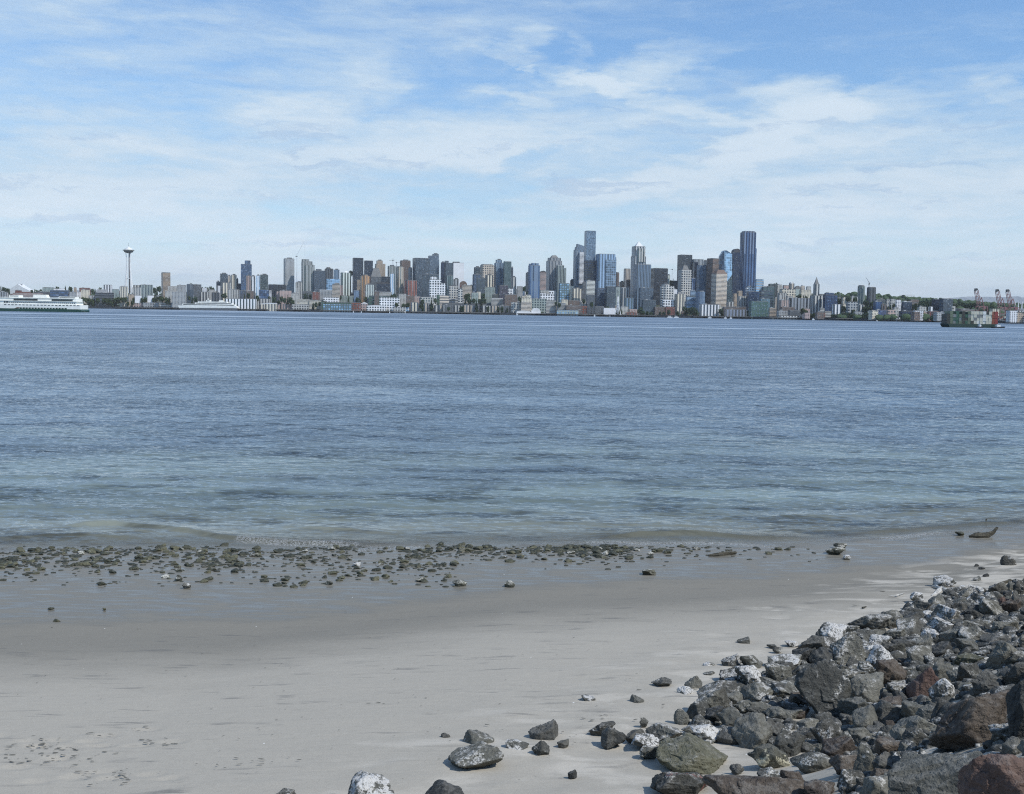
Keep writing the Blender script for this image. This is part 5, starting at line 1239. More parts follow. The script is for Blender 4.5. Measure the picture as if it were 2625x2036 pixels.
# ------------------------------------------------------------------ landmarks
B('H','T',3,'conc/slate/V',[(715,885,842,'flat'),(762,850,662,'flat'),(768,845,550,'pyr',662,None,'G')],'old white tower with a pointed pyramid spire above the historic quay',14)
B('G','T',4,'navy/blue/V/1.1',[(1574,1802,102,'flat'),(1590,1786,86,'flat'),(1736,1814,350,'flat')],'tallest black tower with stepped shoulder, south end of downtown',14)
WHITE = flat_mat('white_paint', (.72, .73, .72), .5); DARKM = flat_mat('dark_metal', (.05, .055, .06), .6); PALEM = flat_mat('pale_metal', (.62, .64, .65), .6)
REDM = flat_mat('faded_red_steel', (.24, .12, .12), .7); DGL = flat_mat('dark_glazing', (.025, .035, .04), .25)

# crystal tower
px, Y = place('G', 1360, 480); b0 = at(px, 790, Y); zb = float(land_z(b0.x, Y))
e = empty('office_tower', (b0.x, Y, zb), 0, 'pale blue faceted crystal tower between the bronze and arch-topped towers', 'tower', 'downtown towers')
def gp(x, y, dy=0., tile='G', Yv=None):
    p = at(*txy(tile, x, y), (Yv or Y)); return (p.x - b0.x, dy, p.z - zb)
def slab(name, quads, mat, depth, parent):
    V = []; Fc = []
    for q in quads: n = len(V); V += list(q); Fc.append(tuple(range(n, n + len(q))))
    me = bpy.data.meshes.new(name); me.from_pydata(V, [], Fc); bm = bmesh.new(); bm.from_mesh(me); bmesh.ops.remove_doubles(bm, verts=bm.verts, dist=.2)
    r = bmesh.ops.extrude_face_region(bm, geom=bm.faces[:]); vs = [v for v in r['geom'] if isinstance(v, bmesh.types.BMVert)]
    for v in vs: v.co.y = depth
    bmesh.ops.recalc_face_normals(bm, faces=bm.faces); bm.to_mesh(me); bm.free()
    me.uv_layers.new(name='UVMap')
    for lp in me.loops: c = me.vertices[lp.vertex_index].co; me.uv_layers[0].data[lp.index].uv = (c.x, c.z)
    return link_mesh(name, me, mat, parent)
slab('glass_facets', [[gp(1310, 378, 0), gp(1355, 378, 0), gp(1450, 430, 14), gp(1452, 752, 16)], [gp(1318, 378, 0), gp(1452, 752, 16), gp(1362, 860, 4), gp(1318, 860, 0)]], fac('lblue', 'sky', 'C', .95), 40, e)
slab('shaded_facet', [[gp(1262, 458, 16), gp(1309, 380, 0), gp(1317, 380, 0), gp(1317, 860, 0), gp(1262, 860, 18)]], fac('steel', 'steel', 'C', .8), 40, e)  # shade of this side painted as a darker steel tone
slab('lower_storeys', [[gp(1318, 861, 0), gp(1362, 861, 4), gp(1452, 755, 16), gp(1452, 1180, 12), gp(1318, 1180, 0)]], fac('slate', 'teal', 'c', .7), 40, e)

# observation tower (needle)
px, Y = place('A', 2008, 300); k = Y / FPX / ZS; b0 = at(px, 790, Y); zb = float(land_z(b0.x, Y))
topz = at(*txy('A', 2008, 240), Y).z - zb
nz = lambda y: topz - (y - 240) * k
e = empty('observation_tower', (b0.x, Y, zb), 0, 'slender white tripod tower carrying a flying-saucer top', 'tower')
mb = MB(); mb.bar((0, 4, -5), (0, 4, nz(285)), 9 * k, 7 * k, 6); mb.build('lift_core', flat_mat('tower_core', (.10, .085, .085), .6), e)
for j, aa in enumerate((R(208), R(332), R(90))):
    V = MB(); ys_ = np.linspace(288, 905, 22); pr = None
    for yy in ys_:
        r = np.interp(yy, (288, 345, 430, 520, 700, 905), (42, 36, 28, 30, 44, 64)) * k; c = Vector((r * math.cos(aa), r * math.sin(aa) , nz(yy)))
        if pr is not None:
            sd_ = Vector((-math.sin(aa), math.cos(aa), 0))
            for sgn in (-1, 1):
                q0 = np.interp(yy, (288, 430, 905), (6.5, 2.2, 9)) * k; V.bar(pr + sd_ * sgn * pq * .6, c + sd_ * sgn * q0 * .6, np.interp(yy, (288, 430, 520, 700, 905), (4, 6, 9, 13, 17)) * k, None, 5)
            pq = q0
        else: pq = 6.5 * k
        pr = c
    V.build('leg', WHITE, e)
mb = MB(); mb.lathe([(30 * k, nz(694)), (33 * k, nz(694)), (33 * k, nz(684)), (30 * k, nz(684))]); mb.build('ring_platform', WHITE, e)
mb = MB(); mb.lathe([(20 * k, nz(298)), (44 * k, nz(290)), (66 * k, nz(282)), (70 * k, nz(266))]); sa = mb.build('top_house', flat_mat('saucer_underside', (.14, .15, .14), .5), e)
mb = MB(); mb.lathe([(70 * k, nz(266)), (88 * k, nz(256)), (88 * k, nz(250)), (62 * k, nz(243))]); mb.build('halo', flat_mat('saucer_ring', (.36, .37, .34), .5), sa)
mb = MB(); mb.lathe([(62 * k, nz(243)), (52 * k, nz(226)), (24 * k, nz(212)), (22 * k, nz(203)), (6 * k, nz(196))]); mb.build('roof', WHITE, sa)
mb = MB(); mb.bar((0, 0, nz(197)), (0, 0, nz(140)), 2.6 * k, 1.0 * k, 5); mb.build('mast', DARKM, sa)

# tent-roofed hall
px, Y = place('A', 300, 420); k = Y / FPX / ZS; b0 = at(px, 790, Y); zb = float(land_z(b0.x, Y)); z9 = at(*txy('A', 300, 920), Y).z - zb
e = empty('exhibition_hall', (b0.x, Y, zb), 0, 'white hall with swooping tent-shaped roof and two dark roof masts', 'hall')
tz = lambda y: z9 + (920 - y) * k
mb = MB(); mb.poly([((x - 300) * k, tz(y)) for x, y in ((160, 935), (160, 862), (205, 832), (285, 780), (335, 818), (400, 850), (475, 884), (475, 935))], 0, 50); rf = mb.build('roof', WHITE, e)
mb = MB(); mb.poly([((x - 300) * k, tz(y)) for x, y in ((160, 1000), (160, 934), (475, 934), (475, 1000))], 1, 49); mb.build('wall', flat_mat('hall_wall', (.30, .20, .17)), e)
for x in (258, 300):
    mb = MB(); 
    for a_, b_ in (((x - 14, 778), (x + 12, 805)), ((x + 16, 778), (x - 8, 805))): mb.bar(((a_[0] - 300) * k, 20, tz(a_[1])), ((b_[0] - 300) * k, 20, tz(b_[1])), 1.3)
    mb.build('roof_mast', DARKM, rf)

# observation wheel, nearly edge-on
px, Y = place('E', 1603, -45); k = Y / FPX / ZS; b0 = at(px, 790, Y); zb = 3.; zt = at(*txy('E', 1603, 1098), Y).z; zl = at(*txy('E', 1603, 1352), Y).z
Rw = (zt - zl) / 2; zc = (zt + zl) / 2 - zb
e = empty('ferris_wheel', (b0.x, Y, zb), R(84), 'white observation wheel at the end of its pier, seen almost edge-on', 'ferris wheel')
mb = MB()
for yy in (-1.2, 1.2):
    for i in range(40):
        a, c = 2 * math.pi * i / 40, 2 * math.pi * (i + 1) / 40; mb.bar((Rw * math.cos(a), yy, zc + Rw * math.sin(a)), (Rw * math.cos(c), yy, zc + Rw * math.sin(c)), .95)
mb.build('rim', WHITE, e)
mb = MB()
for i in range(20): a = 2 * math.pi * i / 20; mb.bar((0, 0, zc), (Rw * math.cos(a), 0, zc + Rw * math.sin(a)), .3)
mb.build('spoke_frame', WHITE, e); mb = MB(); mb.bar((0, -3, zc), (0, 3, zc), 1.6, None, 8); mb.build('hub', WHITE, e)
g0 = None
for i in range(20):
    a = 2 * math.pi * i / 20
    if g0 is None: mb = MB(); mb.lathe([(.5, -1.6), (1.5, -1.2), (1.6, .6), (.4, 1.4)], 8); g0 = mb.build('gondola', flat_mat('gondola', (.5, .52, .54), .4), e); o = g0
    else: o = g0.copy(); COL.objects.link(o)
    o.parent = e; o.location = ((Rw + .5) * math.cos(a), 0, zc + (Rw + .5) * math.sin(a) - 1.2)
for sx in (-1, 1):
    for sy in (-1, 1): mb = MB(); mb.bar((0, sy * 2.2, zc), (sx * 8, sy * 9.5, -1), 1.1, 1.4); mb.build('leg', WHITE, e)

# far-shore quays
def strip(name, off0, off1, z0, z1, x0, x1, mat, label, cat, n=30):
    xs_ = np.linspace(x0, x1, n); V = []; Fc = []
    for x in xs_:
        for o_, z in ((off0, z0), (off0, z1), (off1, z1), (off1, z0)): V.append((x, float(shoreY(x)) + o_, z))
    for i in range(n - 1):
        for j in range(4): Fc.append((i * 4 + j, i * 4 + (j + 1) % 4, (i + 1) * 4 + (j + 1) % 4, (i + 1) * 4 + j))
    Fc += [(0, 1, 2, 3), tuple((n - 1) * 4 + j for j in (3, 2, 1, 0))]
    me = bpy.data.meshes.new(name); me.from_pydata(V, [], Fc); o = link_mesh(name, me, mat); return tag(o, label, cat)
PIL = flat_mat('dark_piling', (.035, .040, .045), .9); DECK = flat_mat('dock_deck', (.20, .19, .17), .9)
strip('seawall', -3, 14, -3, 6.6, -3600, 3600, PIL, 'dark seawall running along the whole far shore', 'seawall', 60)
def pier(tile, x0, x1, out, label):
    """a deck on dark piles, reaching out metres into the bay"""
    px, Y = place(tile, (x0 + x1) / 2, 0); k = Y / FPX / ZS; w = (x1 - x0) * k; b = at(px, 790, Y); e = empty('pier', (b.x, Y - 3.2, 0), 0, label, 'pier', 'piers along the far shore')
    MB().box(-w / 2, w / 2, -out, 0, 5.2, 6.4).build('deck', DECK, e)
    n = max(3, min(14, int(w / 14)))
    f0 = None
    for i in range(n):
        if f0 is None: mb = MB(); [mb.bar((0, yy, -4), (0, yy, 5.2), .55) for yy in np.arange(-out + 1, -1, 9.)]; mb.box(-.5, .5, -out + .5, -.5, 4.3, 5.1); o = f0 = mb.build('pile_bent', PIL, e)
        else: o = f0.copy(); COL.objects.link(o)
        o.parent = e; o.location = (-w / 2 + .8 + (w - 1.6) * i / (n - 1), 0, 0)
for a in (('A', 1840, 2200, 40, 'dark pier by the shore park, nearest the needle'), ('B', 180, 730, 45, 'dark pier under the grey sheds'), ('B', 740, 1660, 60, 'long dark pier where the white liner lies'), ('B', 1680, 2150, 45, 'pier under the cream hall'),
          ('C', 200, 700, 35, 'pier under the rail sheds'), ('C', 900, 1600, 55, 'pier under the turquoise market'), ('C', 1600, 2180, 45, 'pier under the arched white hall'), ('D', 340, 1250, 30, 'marina quay in front of the striped condos'), ('D', 1260, 1720, 30, 'marina quay in front of the long terrace'),
          ('E', 20, 640, 55, 'pier carrying the arched aquarium halls'), ('E', 640, 1020, 55, 'pier carrying the pale green hall'), ('E', 1030, 1370, 45, 'low pier before the brick square block'), ('E', 1380, 1700, 70, 'pier carrying the observation wheel'), ('E', 1710, 2180, 50, 'pier carrying the brown gabled restaurant'),
          ('G', 800, 1260, 50, 'pier before the tall white columns'), ('G', 1300, 1700, 55, 'ferry dock pier before the striped hall'), ('H', 0, 560, 60, 'ferry terminal pier with the long shed'), ('H', 1060, 1500, 30, 'dark quay beneath the green slope'), ('H', 1780, 2250, 40, 'port quay with pale sheds'), ('I', 540, 960, 40, 'port quay behind the barge bow'), ('I', 1780, 2250, 60, 'container quay beneath the port cranes')): pier(*a)
B('E','Y',8,'white/slate/p',[(255,400,1272,'barrel',1328,None,'W')],'tall white arched aquarium hall, higher of the arched pair',0)
B('E','Y',8,'white/slate/p',[(25,250,1312,'barrel',1340,None,'W')],'low white arched aquarium hall, longer of the arched pair',0)
B('B','Y',8,'cream/dim/V',[(1985,2184,1078,'barrel',1095,None,'W')],'cream pier hall with a pale curved roof',0)
B('C','Y',8,'cream/dim/V',[(5,180,1072,'barrel',1088,None,'W')],'second cream pier hall, joined to the first toward downtown',0)
B('B','Y',8,'white/sgreen/V'.replace('sgreen','teal'),[(1440,1920,1012,'flat')],'long white arcaded pier hall behind the liner stern',2,.3)

# tower cranes
def tcrane(tile, x, y0, y1, ja, jb, lay, label, mat=PALEM):
    px, Y = place(tile, x, OFF[lay] + 20); k = Y / FPX / ZS; b0 = at(px, 790, Y); zb = float(land_z(b0.x, Y)); T = at(*txy(tile, x, y0), Y).z - zb; z = lambda yy: T - (yy - y0) * k
    e = empty('tower_crane', (b0.x, Y, zb), 0, label, 'crane', 'tower cranes over the city')
    MB().bar((0, 0, 0), (0, 0, T), .85).build('mast', mat, e); MB().bar(((ja[0] - x) * k, 0, z(ja[1])), ((jb[0] - x) * k, 0, z(jb[1])), .65, .45).build('jib', mat, e)
    MB().box(-2.2, 2.2, -1.5, 1.5, z(max(ja[1], y0) + 8), z(max(ja[1], y0) - 2)).build('cab', DARKM, e); return e, z, k
e, z, k = tcrane('C', 490, 345, 740, (485, 335), (606, 112), 5, 'white luffing crane with raised jib between the grey twin towers')
MB().bar((116 * k, 0, z(112)), (118 * k, 0, z(340)), .25).build('hoist_cable', PALEM, e); MB().bar((-20 * k, 0, z(350)), (6 * k, 0, z(345)), 1.6).build('counterweight', DARKM, e)
tcrane('C', 1980, 380, 500, (1922, 410), (2012, 406), 6, 'grey hammerhead crane with long jib behind the grey tower, higher of two', DARKM)
tcrane('C', 2035, 432, 520, (2018, 440), (2092, 440), 6, 'grey hammerhead crane, lower of two, beside the brown slab tower', DARKM)
tcrane('H', 1610, 622, 900, (1625, 655), (1560, 560), 5, 'dark crane beside the unfinished teal tower', DARKM)
tcrane('I', 295, 828, 930, (238, 832), (480, 826), 5, 'hammerhead crane above the white ridge apartments near the port', DARKM)
tcrane('G', 490, 668, 860, (230, 650), (570, 686), 7, 'faint crane far behind the black banded slab')
px, Y = place('H', 1165, 900); b0 = at(px, 790, Y); zb = float(land_z(b0.x, Y)); e = empty('radio_mast', (b0.x, Y, zb), 0, 'thin radio mast on the ridge past the navy block', 'mast'); MB().bar((0, 0, 0), (0, 0, at(*txy('H', 1165, 768), Y).z - zb), .9, .4).build('pole', PALEM, e)

# ------------------------------------------------------------------ port cranes
def pcrane():
    px, Y = place('I', 1510, -20); k = Y / FPX / ZS; b0 = at(px, 790, Y); zb = 6.4; T = at(*txy('I', 1510, 725), Y).z - zb; z = lambda yy: T - (yy - 725) * k; X = lambda x: (x - 1510) * k
    e = empty('container_crane', (b0.x, Y, zb), 0, '', 'crane', 'ship-to-shore cranes at the port')
    mb = MB()
    for yy in (-3.5, 3.5):
        mb.bar((X(1408), yy, z(765)), (X(1460), yy, z(990)), .8); mb.bar((X(1450), yy, z(752)), (X(1500), yy, z(975)), .8)
    for q in (.2, .4, .6, .8): mb.bar((X(1408 + 52 * q), 0, z(765 + 225 * q)), (X(1450 + 50 * q), 0, z(752 + 223 * q)), .6)
    mb.build('boom', REDM, e); MB().poly([(X(1403), z(770)), (X(1406), z(727)), (X(1440), z(725)), (X(1452), z(752))], -3, 3).build('boom_tip', DARKM, e)
    mb = MB(); mb.bar((X(1455), 0, z(1000)), (X(1516), 0, z(866)), .9); mb.bar((X(1516), 0, z(866)), (X(1560), 0, z(1000)), .9); mb.bar((X(1516), 0, z(866)), (X(1425), 0, z(800)), .3); mb.bar((X(1485), 0, z(935)), (X(1540), 0, z(935)), .6); mb.build('apex_frame', REDM, e)
    mb = MB(); mb.bar((X(1440), 0, z(1003)), (X(1605), 0, z(1003)), 1.6); mb.box(X(1545), X(1590), -3, 3, z(1040), z(1004)); mb.build('girder', REDM, e)
    l0 = None
    for x in (1460, 1592):
        for yy in (-9, 9): MB().bar((X(x), yy, z(1003)), (X(x + (4 if x > 1500 else -4)), yy, 0), 1.0).build('leg', REDM, e)
    mb = MB(); mb.bar((X(1460), -9, z(1100)), (X(1592), -9, z(1100)), .8); mb.bar((X(1460), 9, z(1100)), (X(1592), 9, z(1100)), .8); mb.bar((X(1460), -9, z(1003)), (X(1592), -9, z(1100)), .5); mb.build('portal_beam', REDM, e)
    return e, k
pc0, kk0 = pcrane(); pc0['label'] = 'red port crane with raised boom, set apart from the other two'
for dxp, lb in ((300, 'red port crane with raised boom, between the other two'), (460, 'red port crane with raised boom, next to the white bridge pylons')):
    c = pc0.copy(); COL.objects.link(c); c['label'] = lb; c.location = pc0.location + Vector((dxp * kk0, -10, -1.6))
    for ch in list(pc0.children):
        q = ch.copy(); COL.objects.link(q); q.parent = c
# bridge beyond the cranes
px, Y = place('I', 2130, 500); k = Y / FPX / ZS; b0 = at(px, 790, Y); T = at(*txy('I', 2130, 1040), Y).z
e = empty('road_bridge', (b0.x, Y, 0), 0, 'grey highway bridge with white pylons beyond the port cranes', 'bridge')
MB().box(-75 * k, 300 * k, -8, 8, T - 5, T).build('deck', flat_mat('bridge_deck', (.30, .33, .35)), e)
for x in (2042, 2095, 2150, 2200): MB().bar(((x - 2130) * k, 0, 0), ((x - 2130) * k, 0, T + 110 * k), 1.6, 1.3).build('pylon', WHITE, e)

# ------------------------------------------------------------------ shipping
GREENH = flat_mat('green_hull', (.012, .055, .04), .4); SHIPW = flat_mat('ship_white', (.80, .80, .74), .45); BLKH = flat_mat('black_hull', (.014, .016, .018), .5)
def vessel(tile, xc, ywater, Y, name, label, cat, group=None):
    p = at(*txy(tile, xc, ywater), Y); k = Y / FPX / ZS; e = empty(name, (p.x, Y, 0), 0, label, cat, group)
    return e, (lambda x: (x - xc) * k), (lambda y: (ywater - y) * k), k
e, X, Z, k = vessel('A', 650, 1210, 1160, 'car_ferry', 'white car ferry with green hull stripe crossing the bay', 'ferry')
MB().poly([(X(-20), Z(1175)), (X(-8), Z(1225)), (X(1318), Z(1225)), (X(1332), Z(1185)), (X(1310), Z(1166)), (X(-10), Z(1166))], -11, 11).build('hull', GREENH, e)
cd = MB().poly([(X(-16), Z(1166)), (X(1308), Z(1166)), (X(1310), Z(1100)), (X(30), Z(1092)), (X(22), Z(1128)), (X(-16), Z(1128))], -10.8, 10.8).build('car_deck', SHIPW, e)
pd = MB().box(X(-60), X(1240), -9.8, 9.8, Z(1099), Z(1052)).build('passenger_deck', SHIPW, e)
MB().box(X(-30), X(1262), -10.6, 10.6, Z(1050), Z(1046)).build('deck_edge', SHIPW, e)
ud = MB().box(X(10), X(1236), -8.2, 8.2, Z(1046), Z(1004)).build('upper_deck', SHIPW, e)
MB().box(X(5), X(1212), -8.8, 8.8, Z(1004), Z(1000)).build('sun_deck', SHIPW, e)
fn_ = MB().poly([(X(538), Z(1000)), (X(545), Z(948)), (X(738), Z(948)), (X(762), Z(1000))], -3.5, 3.5).build('funnel', SHIPW, e)
for (a, b, y) in ((180, 330, 962), (945, 1205, 974)):
    wh = MB().box(X(a), X(b), -5, 5, Z(1000), Z(y)).build('wheelhouse', SHIPW, e); MB().box(X(a + 12), X(b - 12), -5.06, 5.06, Z(y + 20), Z(y + 9)).build('window', DGL, wh); MB().bar((X((a + b) / 2), 0, Z(y)), (X((a + b) / 2), 0, Z(y - 22)), .18).build('mast', DARKM, wh)
for (a, b) in ((270, 640), (855, 1180)): MB().box(X(a), X(b), -8.26, 8.26, Z(1044), Z(1014)).build('window_band', DGL, ud)
def rowof(nm, xs_, y0, y1, yy, w, mat, par):
    f = None
    for x in xs_:
        if f is None: f = o = MB().box(-w / 2, w / 2, -yy, yy, Z(y1), Z(y0)).build(nm, mat, par)
        else: o = f.copy(); COL.objects.link(o); o.parent = par
        o.location = (X(x), 0, 0)
rowof('window', range(222, 1232, 31), 1066, 1080, 9.86, 18 * k, DGL, pd); rowof('window', range(158, 1290, 56), 1105, 1116, 10.86, 34 * k, DGL, cd)
rowof('opening_shade_panel', range(395, 1130, 46), 1148, 1167, 10.87, 34 * k, flat_mat('car_deck_shadow', (.02, .05, .035)), cd)  # solid dark panels; the shade inside the openings is their colour
MB().poly([(X(300), Z(1165)), (X(340), Z(1147)), (X(380), Z(1147)), (X(360), Z(1165))], -10.9, 10.9).build('ramp_opening', flat_mat('rust', (.12, .06, .04)), cd)
for a in (132, 158, 184): MB().box(X(a), X(a + 16), -9.87, 9.87, Z(1084), Z(1056)).build('bulwark_opening', DGL, pd)
mb = MB(); [mb.bar((X(x), 8.6, Z(1000)), (X(x), 8.6, Z(990)), .08) for x in range(20, 1210, 24)]; [mb.bar((X(10), yy, Z(y_)), (X(1208), yy, Z(y_)), .07) for y_ in (990, 995) for yy in (-8.6, 8.6)]; mb.build('railing', SHIPW, e)
def wake(x, y, Y, w, tile, name='wake_foam'):
    p = at(*txy(tile, x, y), Y); V = []; rs = np.random.RandomState(int(x) % 97); n = 14
    for i in range(n): a = 2 * math.pi * i / n; q = rs.uniform(.7, 1.2); V.append((p.x + w * q * math.cos(a), Y + w * .5 * q * math.sin(a), .10))
    me = bpy.data.meshes.new(name); me.from_pydata(V, [], [tuple(range(n))]); return tag(link_mesh(name, me, flat_mat('foam_white', (.75, .77, .78))), kind='structure')
wake(1400, 1215, 1160, 4.6, 'A'); wake(605, 1215, 1144, 1.8, 'A')

px, Y = place('B', 1180, -75)
e, X, Z, k = vessel('B', 1180, 1158, Y, 'passenger_ship', 'white liner moored in front of the arcaded pier hall', 'ship')
MB().poly([(X(735), Z(1128)), (X(762), Z(1160)), (X(1630), Z(1160)), (X(1645), Z(1120))], -12, 12).build('hull', flat_mat('liner_hull', (.10, .11, .12), .5), e)
MB().poly([(X(722), Z(1092)), (X(738), Z(1127)), (X(1640), Z(1119)), (X(1625), Z(1088)), (X(1020), Z(1080))], -11.8, 11.8).build('main_deck', SHIPW, e)
for nm, a, b, y0, y1, d_ in (('promenade_deck', 790, 1600, 1086, 1062, 11.2), ('cabin_deck', 985, 1560, 1062, 1040, 10.4), ('sun_deck', 1030, 1480, 1040, 1022, 9.2), ('bridge_house', 1150, 1215, 1022, 1000, 7.)):
    o = MB().box(X(a), X(b), -d_, d_, Z(y0), Z(y1)).build(nm, SHIPW, e); MB().box(X(a + 14), X(b - 14), -d_ - .08, d_ + .08, Z(y0 - 5), Z(y1 + 7)).build('window_band', DGL, o)
MB().bar((X(1178), 0, Z(1000)), (X(1178), 0, Z(965)), 1.2, .5).build('mast', SHIPW, e); MB().poly([(X(1340), Z(1022)), (X(1350), Z(1002)), (X(1400), Z(1002)), (X(1420), Z(1022))], -4, 4).build('funnel', SHIPW, e)

e, X, Z, k = vessel('I', 1330, 1336, 950, 'container_barge', 'dark flat barge loaded with stacked containers near the port', 'barge')
MB().poly([(X(935), Z(1284)), (X(975), Z(1345)), (X(1690), Z(1345)), (X(1722), Z(1290)), (X(1722), Z(1284))], -9, 9).build('hull', flat_mat('barge_hull', (.02, .045, .032), .6), e); MB().box(X(940), X(1722), -8.6, 8.6, Z(1284), Z(1279)).build('deck', flat_mat('barge_deck', (.04, .06, .045)), e)
MB().bar((X(948), -8, Z(1300)), (X(948), -8, Z(1338)), .3).build('rudder_post', BLKH, e)
def container_mesh(nm, L, W_, H, mat):
    mb = MB(); mb.box(-W_ / 2, W_ / 2, -L / 2, L / 2, 0.12, H - .12)
    for sx in (-1, 1):
        for sy in (-1, 1): mb.box(sx * W_ / 2 - .09, sx * W_ / 2 + .09, sy * L / 2 - .09, sy * L / 2 + .09, 0, H)
    for zz in (0, H - .18):
        for sy in (-1, 1): mb.box(-W_ / 2, W_ / 2, sy * L / 2 - .07, sy * L / 2 + .07, zz, zz + .18)
    for i in range(5): mb.box(-W_ / 2 + .25 + i * (W_ - .5) / 4 - .05, -W_ / 2 + .25 + i * (W_ - .5) / 4 + .05, -L / 2 - .06, -L / 2 + .02, .2, H - .2)
    o = mb.build(nm, mat); return o
CC = dict(dark=(.055, .055, .045), green=(.05, .12, .08), moss=(.15, .18, .12), cream=(.58, .56, .46), white=(.70, .70, .66), rust=(.26, .085, .05), red=(.30, .06, .05), blue=(.05, .10, .2), grey=(.22, .23, .22))
cproto = {}
def container(cn, loc, label, group, dim=(12.2, 2.44, 2.6)):
    kx = (cn, dim)
    if kx not in cproto: cproto[kx] = o = container_mesh('shipping_container', *dim, flat_mat('container_' + cn, CC[cn], .6)); new = o
    else: new = cproto[kx].copy(); COL.objects.link(new)
    new.location = loc; return tag(new, label, 'container', group)
cols = 'dark moss green green moss dark green moss cream cream cream cream white cream cream rust red'.split(); tops = [3, 4, 3, 4, 3, 4, 3, 4, 4, 4, 4, 4, 4, 4, 4, 4, 4]; rc = random.Random(4)
px0 = e.location.x
for i in range(17):
    for j in range(tops[i]):
        cn = cols[i] if rc.random() < .62 else rc.choice([cols[i], 'dark', 'grey', 'moss' if i < 9 else 'cream', 'green' if i < 9 else 'white'])
        container(cn, (px0 + X(962 + i * 46) + 0, 950 + rc.uniform(-.2, .2), Z(1279) + .03 + j * 2.62), {'dark': 'blackish', 'green': 'dark green', 'moss': 'dull olive', 'cream': 'cream', 'white': 'white', 'rust': 'rust brown', 'red': 'dull red', 'grey': 'grey'}[cn] + ' shipping container stacked on the moving barge', 'containers stacked on the barge')
def tug(tile, xc, yw, Y, label, hull, w=70):
    e, X, Z, k = vessel(tile, xc, yw, Y, 'tugboat', label, 'tug'); h = w / 2
    MB().poly([(X(xc - h), Z(yw - 18)), (X(xc - h * .85), Z(yw + 6)), (X(xc + h * .9), Z(yw + 6)), (X(xc + h * 1.1), Z(yw - 26)), (X(xc + h * .6), Z(yw - 20))], -3, 3).build('hull', hull, e)
    MB().box(X(xc - h * .35), X(xc + h * .35), -2, 2, Z(yw - 19), Z(yw - 44)).build('deckhouse', WHITE, e)
    w_ = MB().box(X(xc - h * .12), X(xc + h * .28), -1.6, 1.6, Z(yw - 44), Z(yw - 62)).build('wheelhouse', WHITE, e); MB().box(X(xc - h * .08), X(xc + h * .24), -1.66, 1.66, Z(yw - 50), Z(yw - 58)).build('window', DGL, w_)
    MB().bar((X(xc), 0, Z(yw - 62)), (X(xc), 0, Z(yw - 84)), .12).build('mast', DARKM, e)
tug('I', 1490, 1342, 930, 'small cream tug hugging the barge side', BLKH, 80); tug('I', 1775, 1344, 935, 'black and white tug at the barge stern', BLKH, 170)
# containers on the quay
for i in range(26):
    px, Y = place('I', 1745 + (i % 13) * 37, 30 + (i // 13) * 30); b = at(px, 790, Y)
    for j in range(1 + (i * 5) % 3):
        cn = ('rust', 'white', 'red', 'grey', 'cream')[(i * 3 + j) % 5]; container(cn, (b.x, Y, 7.7 + j * 2.95), {'rust': 'rust brown', 'white': 'white', 'red': 'dull red', 'grey': 'grey', 'cream': 'cream'}[cn] + ' container stacked on the quay below the red cranes', 'containers on the port quay', (5., 5.2, 2.9))
# small boats
def boat(tile, x, y0, out, w, label, sail=False):
    px, Y = place(tile, x, -out); yw = 0
    p = at(px, 790, Y); k = Y / FPX / ZS; e = empty('small_boat' if not sail else 'sailing_boat', (p.x, Y, 0), 0, label, 'boat', 'small boats along the far shore'); h = w * k / 2
    MB().poly([(-h, 2.2), (-h * .8, -.5), (h * .8, -.5), (h * 1.1, 2.6)], -2.2, 2.2).build('hull', WHITE, e)
    if sail: MB().bar((0, 0, 2), (0, 0, 13), .16).build('mast', PALEM, e); MB().poly([(-.2, 3.2), (-h * .9, 3.4), (-.2, 12.5)], -.08, .08).build('sail', WHITE, e)
    else: c = MB().box(-h * .5, h * .4, -1.8, 1.8, 2.1, 5.4).build('cabin', WHITE, e); MB().box(-h * .4, h * .3, -1.86, 1.86, 3.4, 4.5).build('window', DGL, c)
boat('E', 1240, 0, 90, 26, 'white launch in front of the brick square block'); boat('E', 1480, 0, 110, 10, 'tiny white dinghy before the white box hall')
boat('G', 470, 0, 80, 90, 'white tour boat moored near the reddish block'); boat('G', 570, 0, 85, 80, 'second white tour boat, moored behind the first toward the ferry dock'); boat('G', 1090, 0, 75, 60, 'white launch by the long column building'); boat('G', 1335, 0, 70, 44, 'small white boat beside the striped dock hall'); boat('G', 1420, 0, 75, 40, 'second small white boat beside the striped dock hall'); boat('G', 2095, 0, 90, 120, 'stubby white ferry docked at the terminal shed')
boat('H', 762, 0, 95, 36, 'white yacht off the historic quay'); boat('H', 1757, 0, 80, 30, 'white sailing boat off the violet office block', True); boat('E', 35, 0, 70, 22, 'sailing boat moored by the low arched hall', True); boat('D', 1975, 0, 70, 20, 'sailing boat moored at the end of the marina terrace', True)
boat('C', 1370, 0, 95, 14, 'white dinghy below the turquoise market'); boat('C', 1495, 0, 100, 14, 'second white dinghy below the turquoise market'); boat('C', 1935, 0, 80, 16, 'white launch below the arched white pier hall')
for i in range(18):
    pass

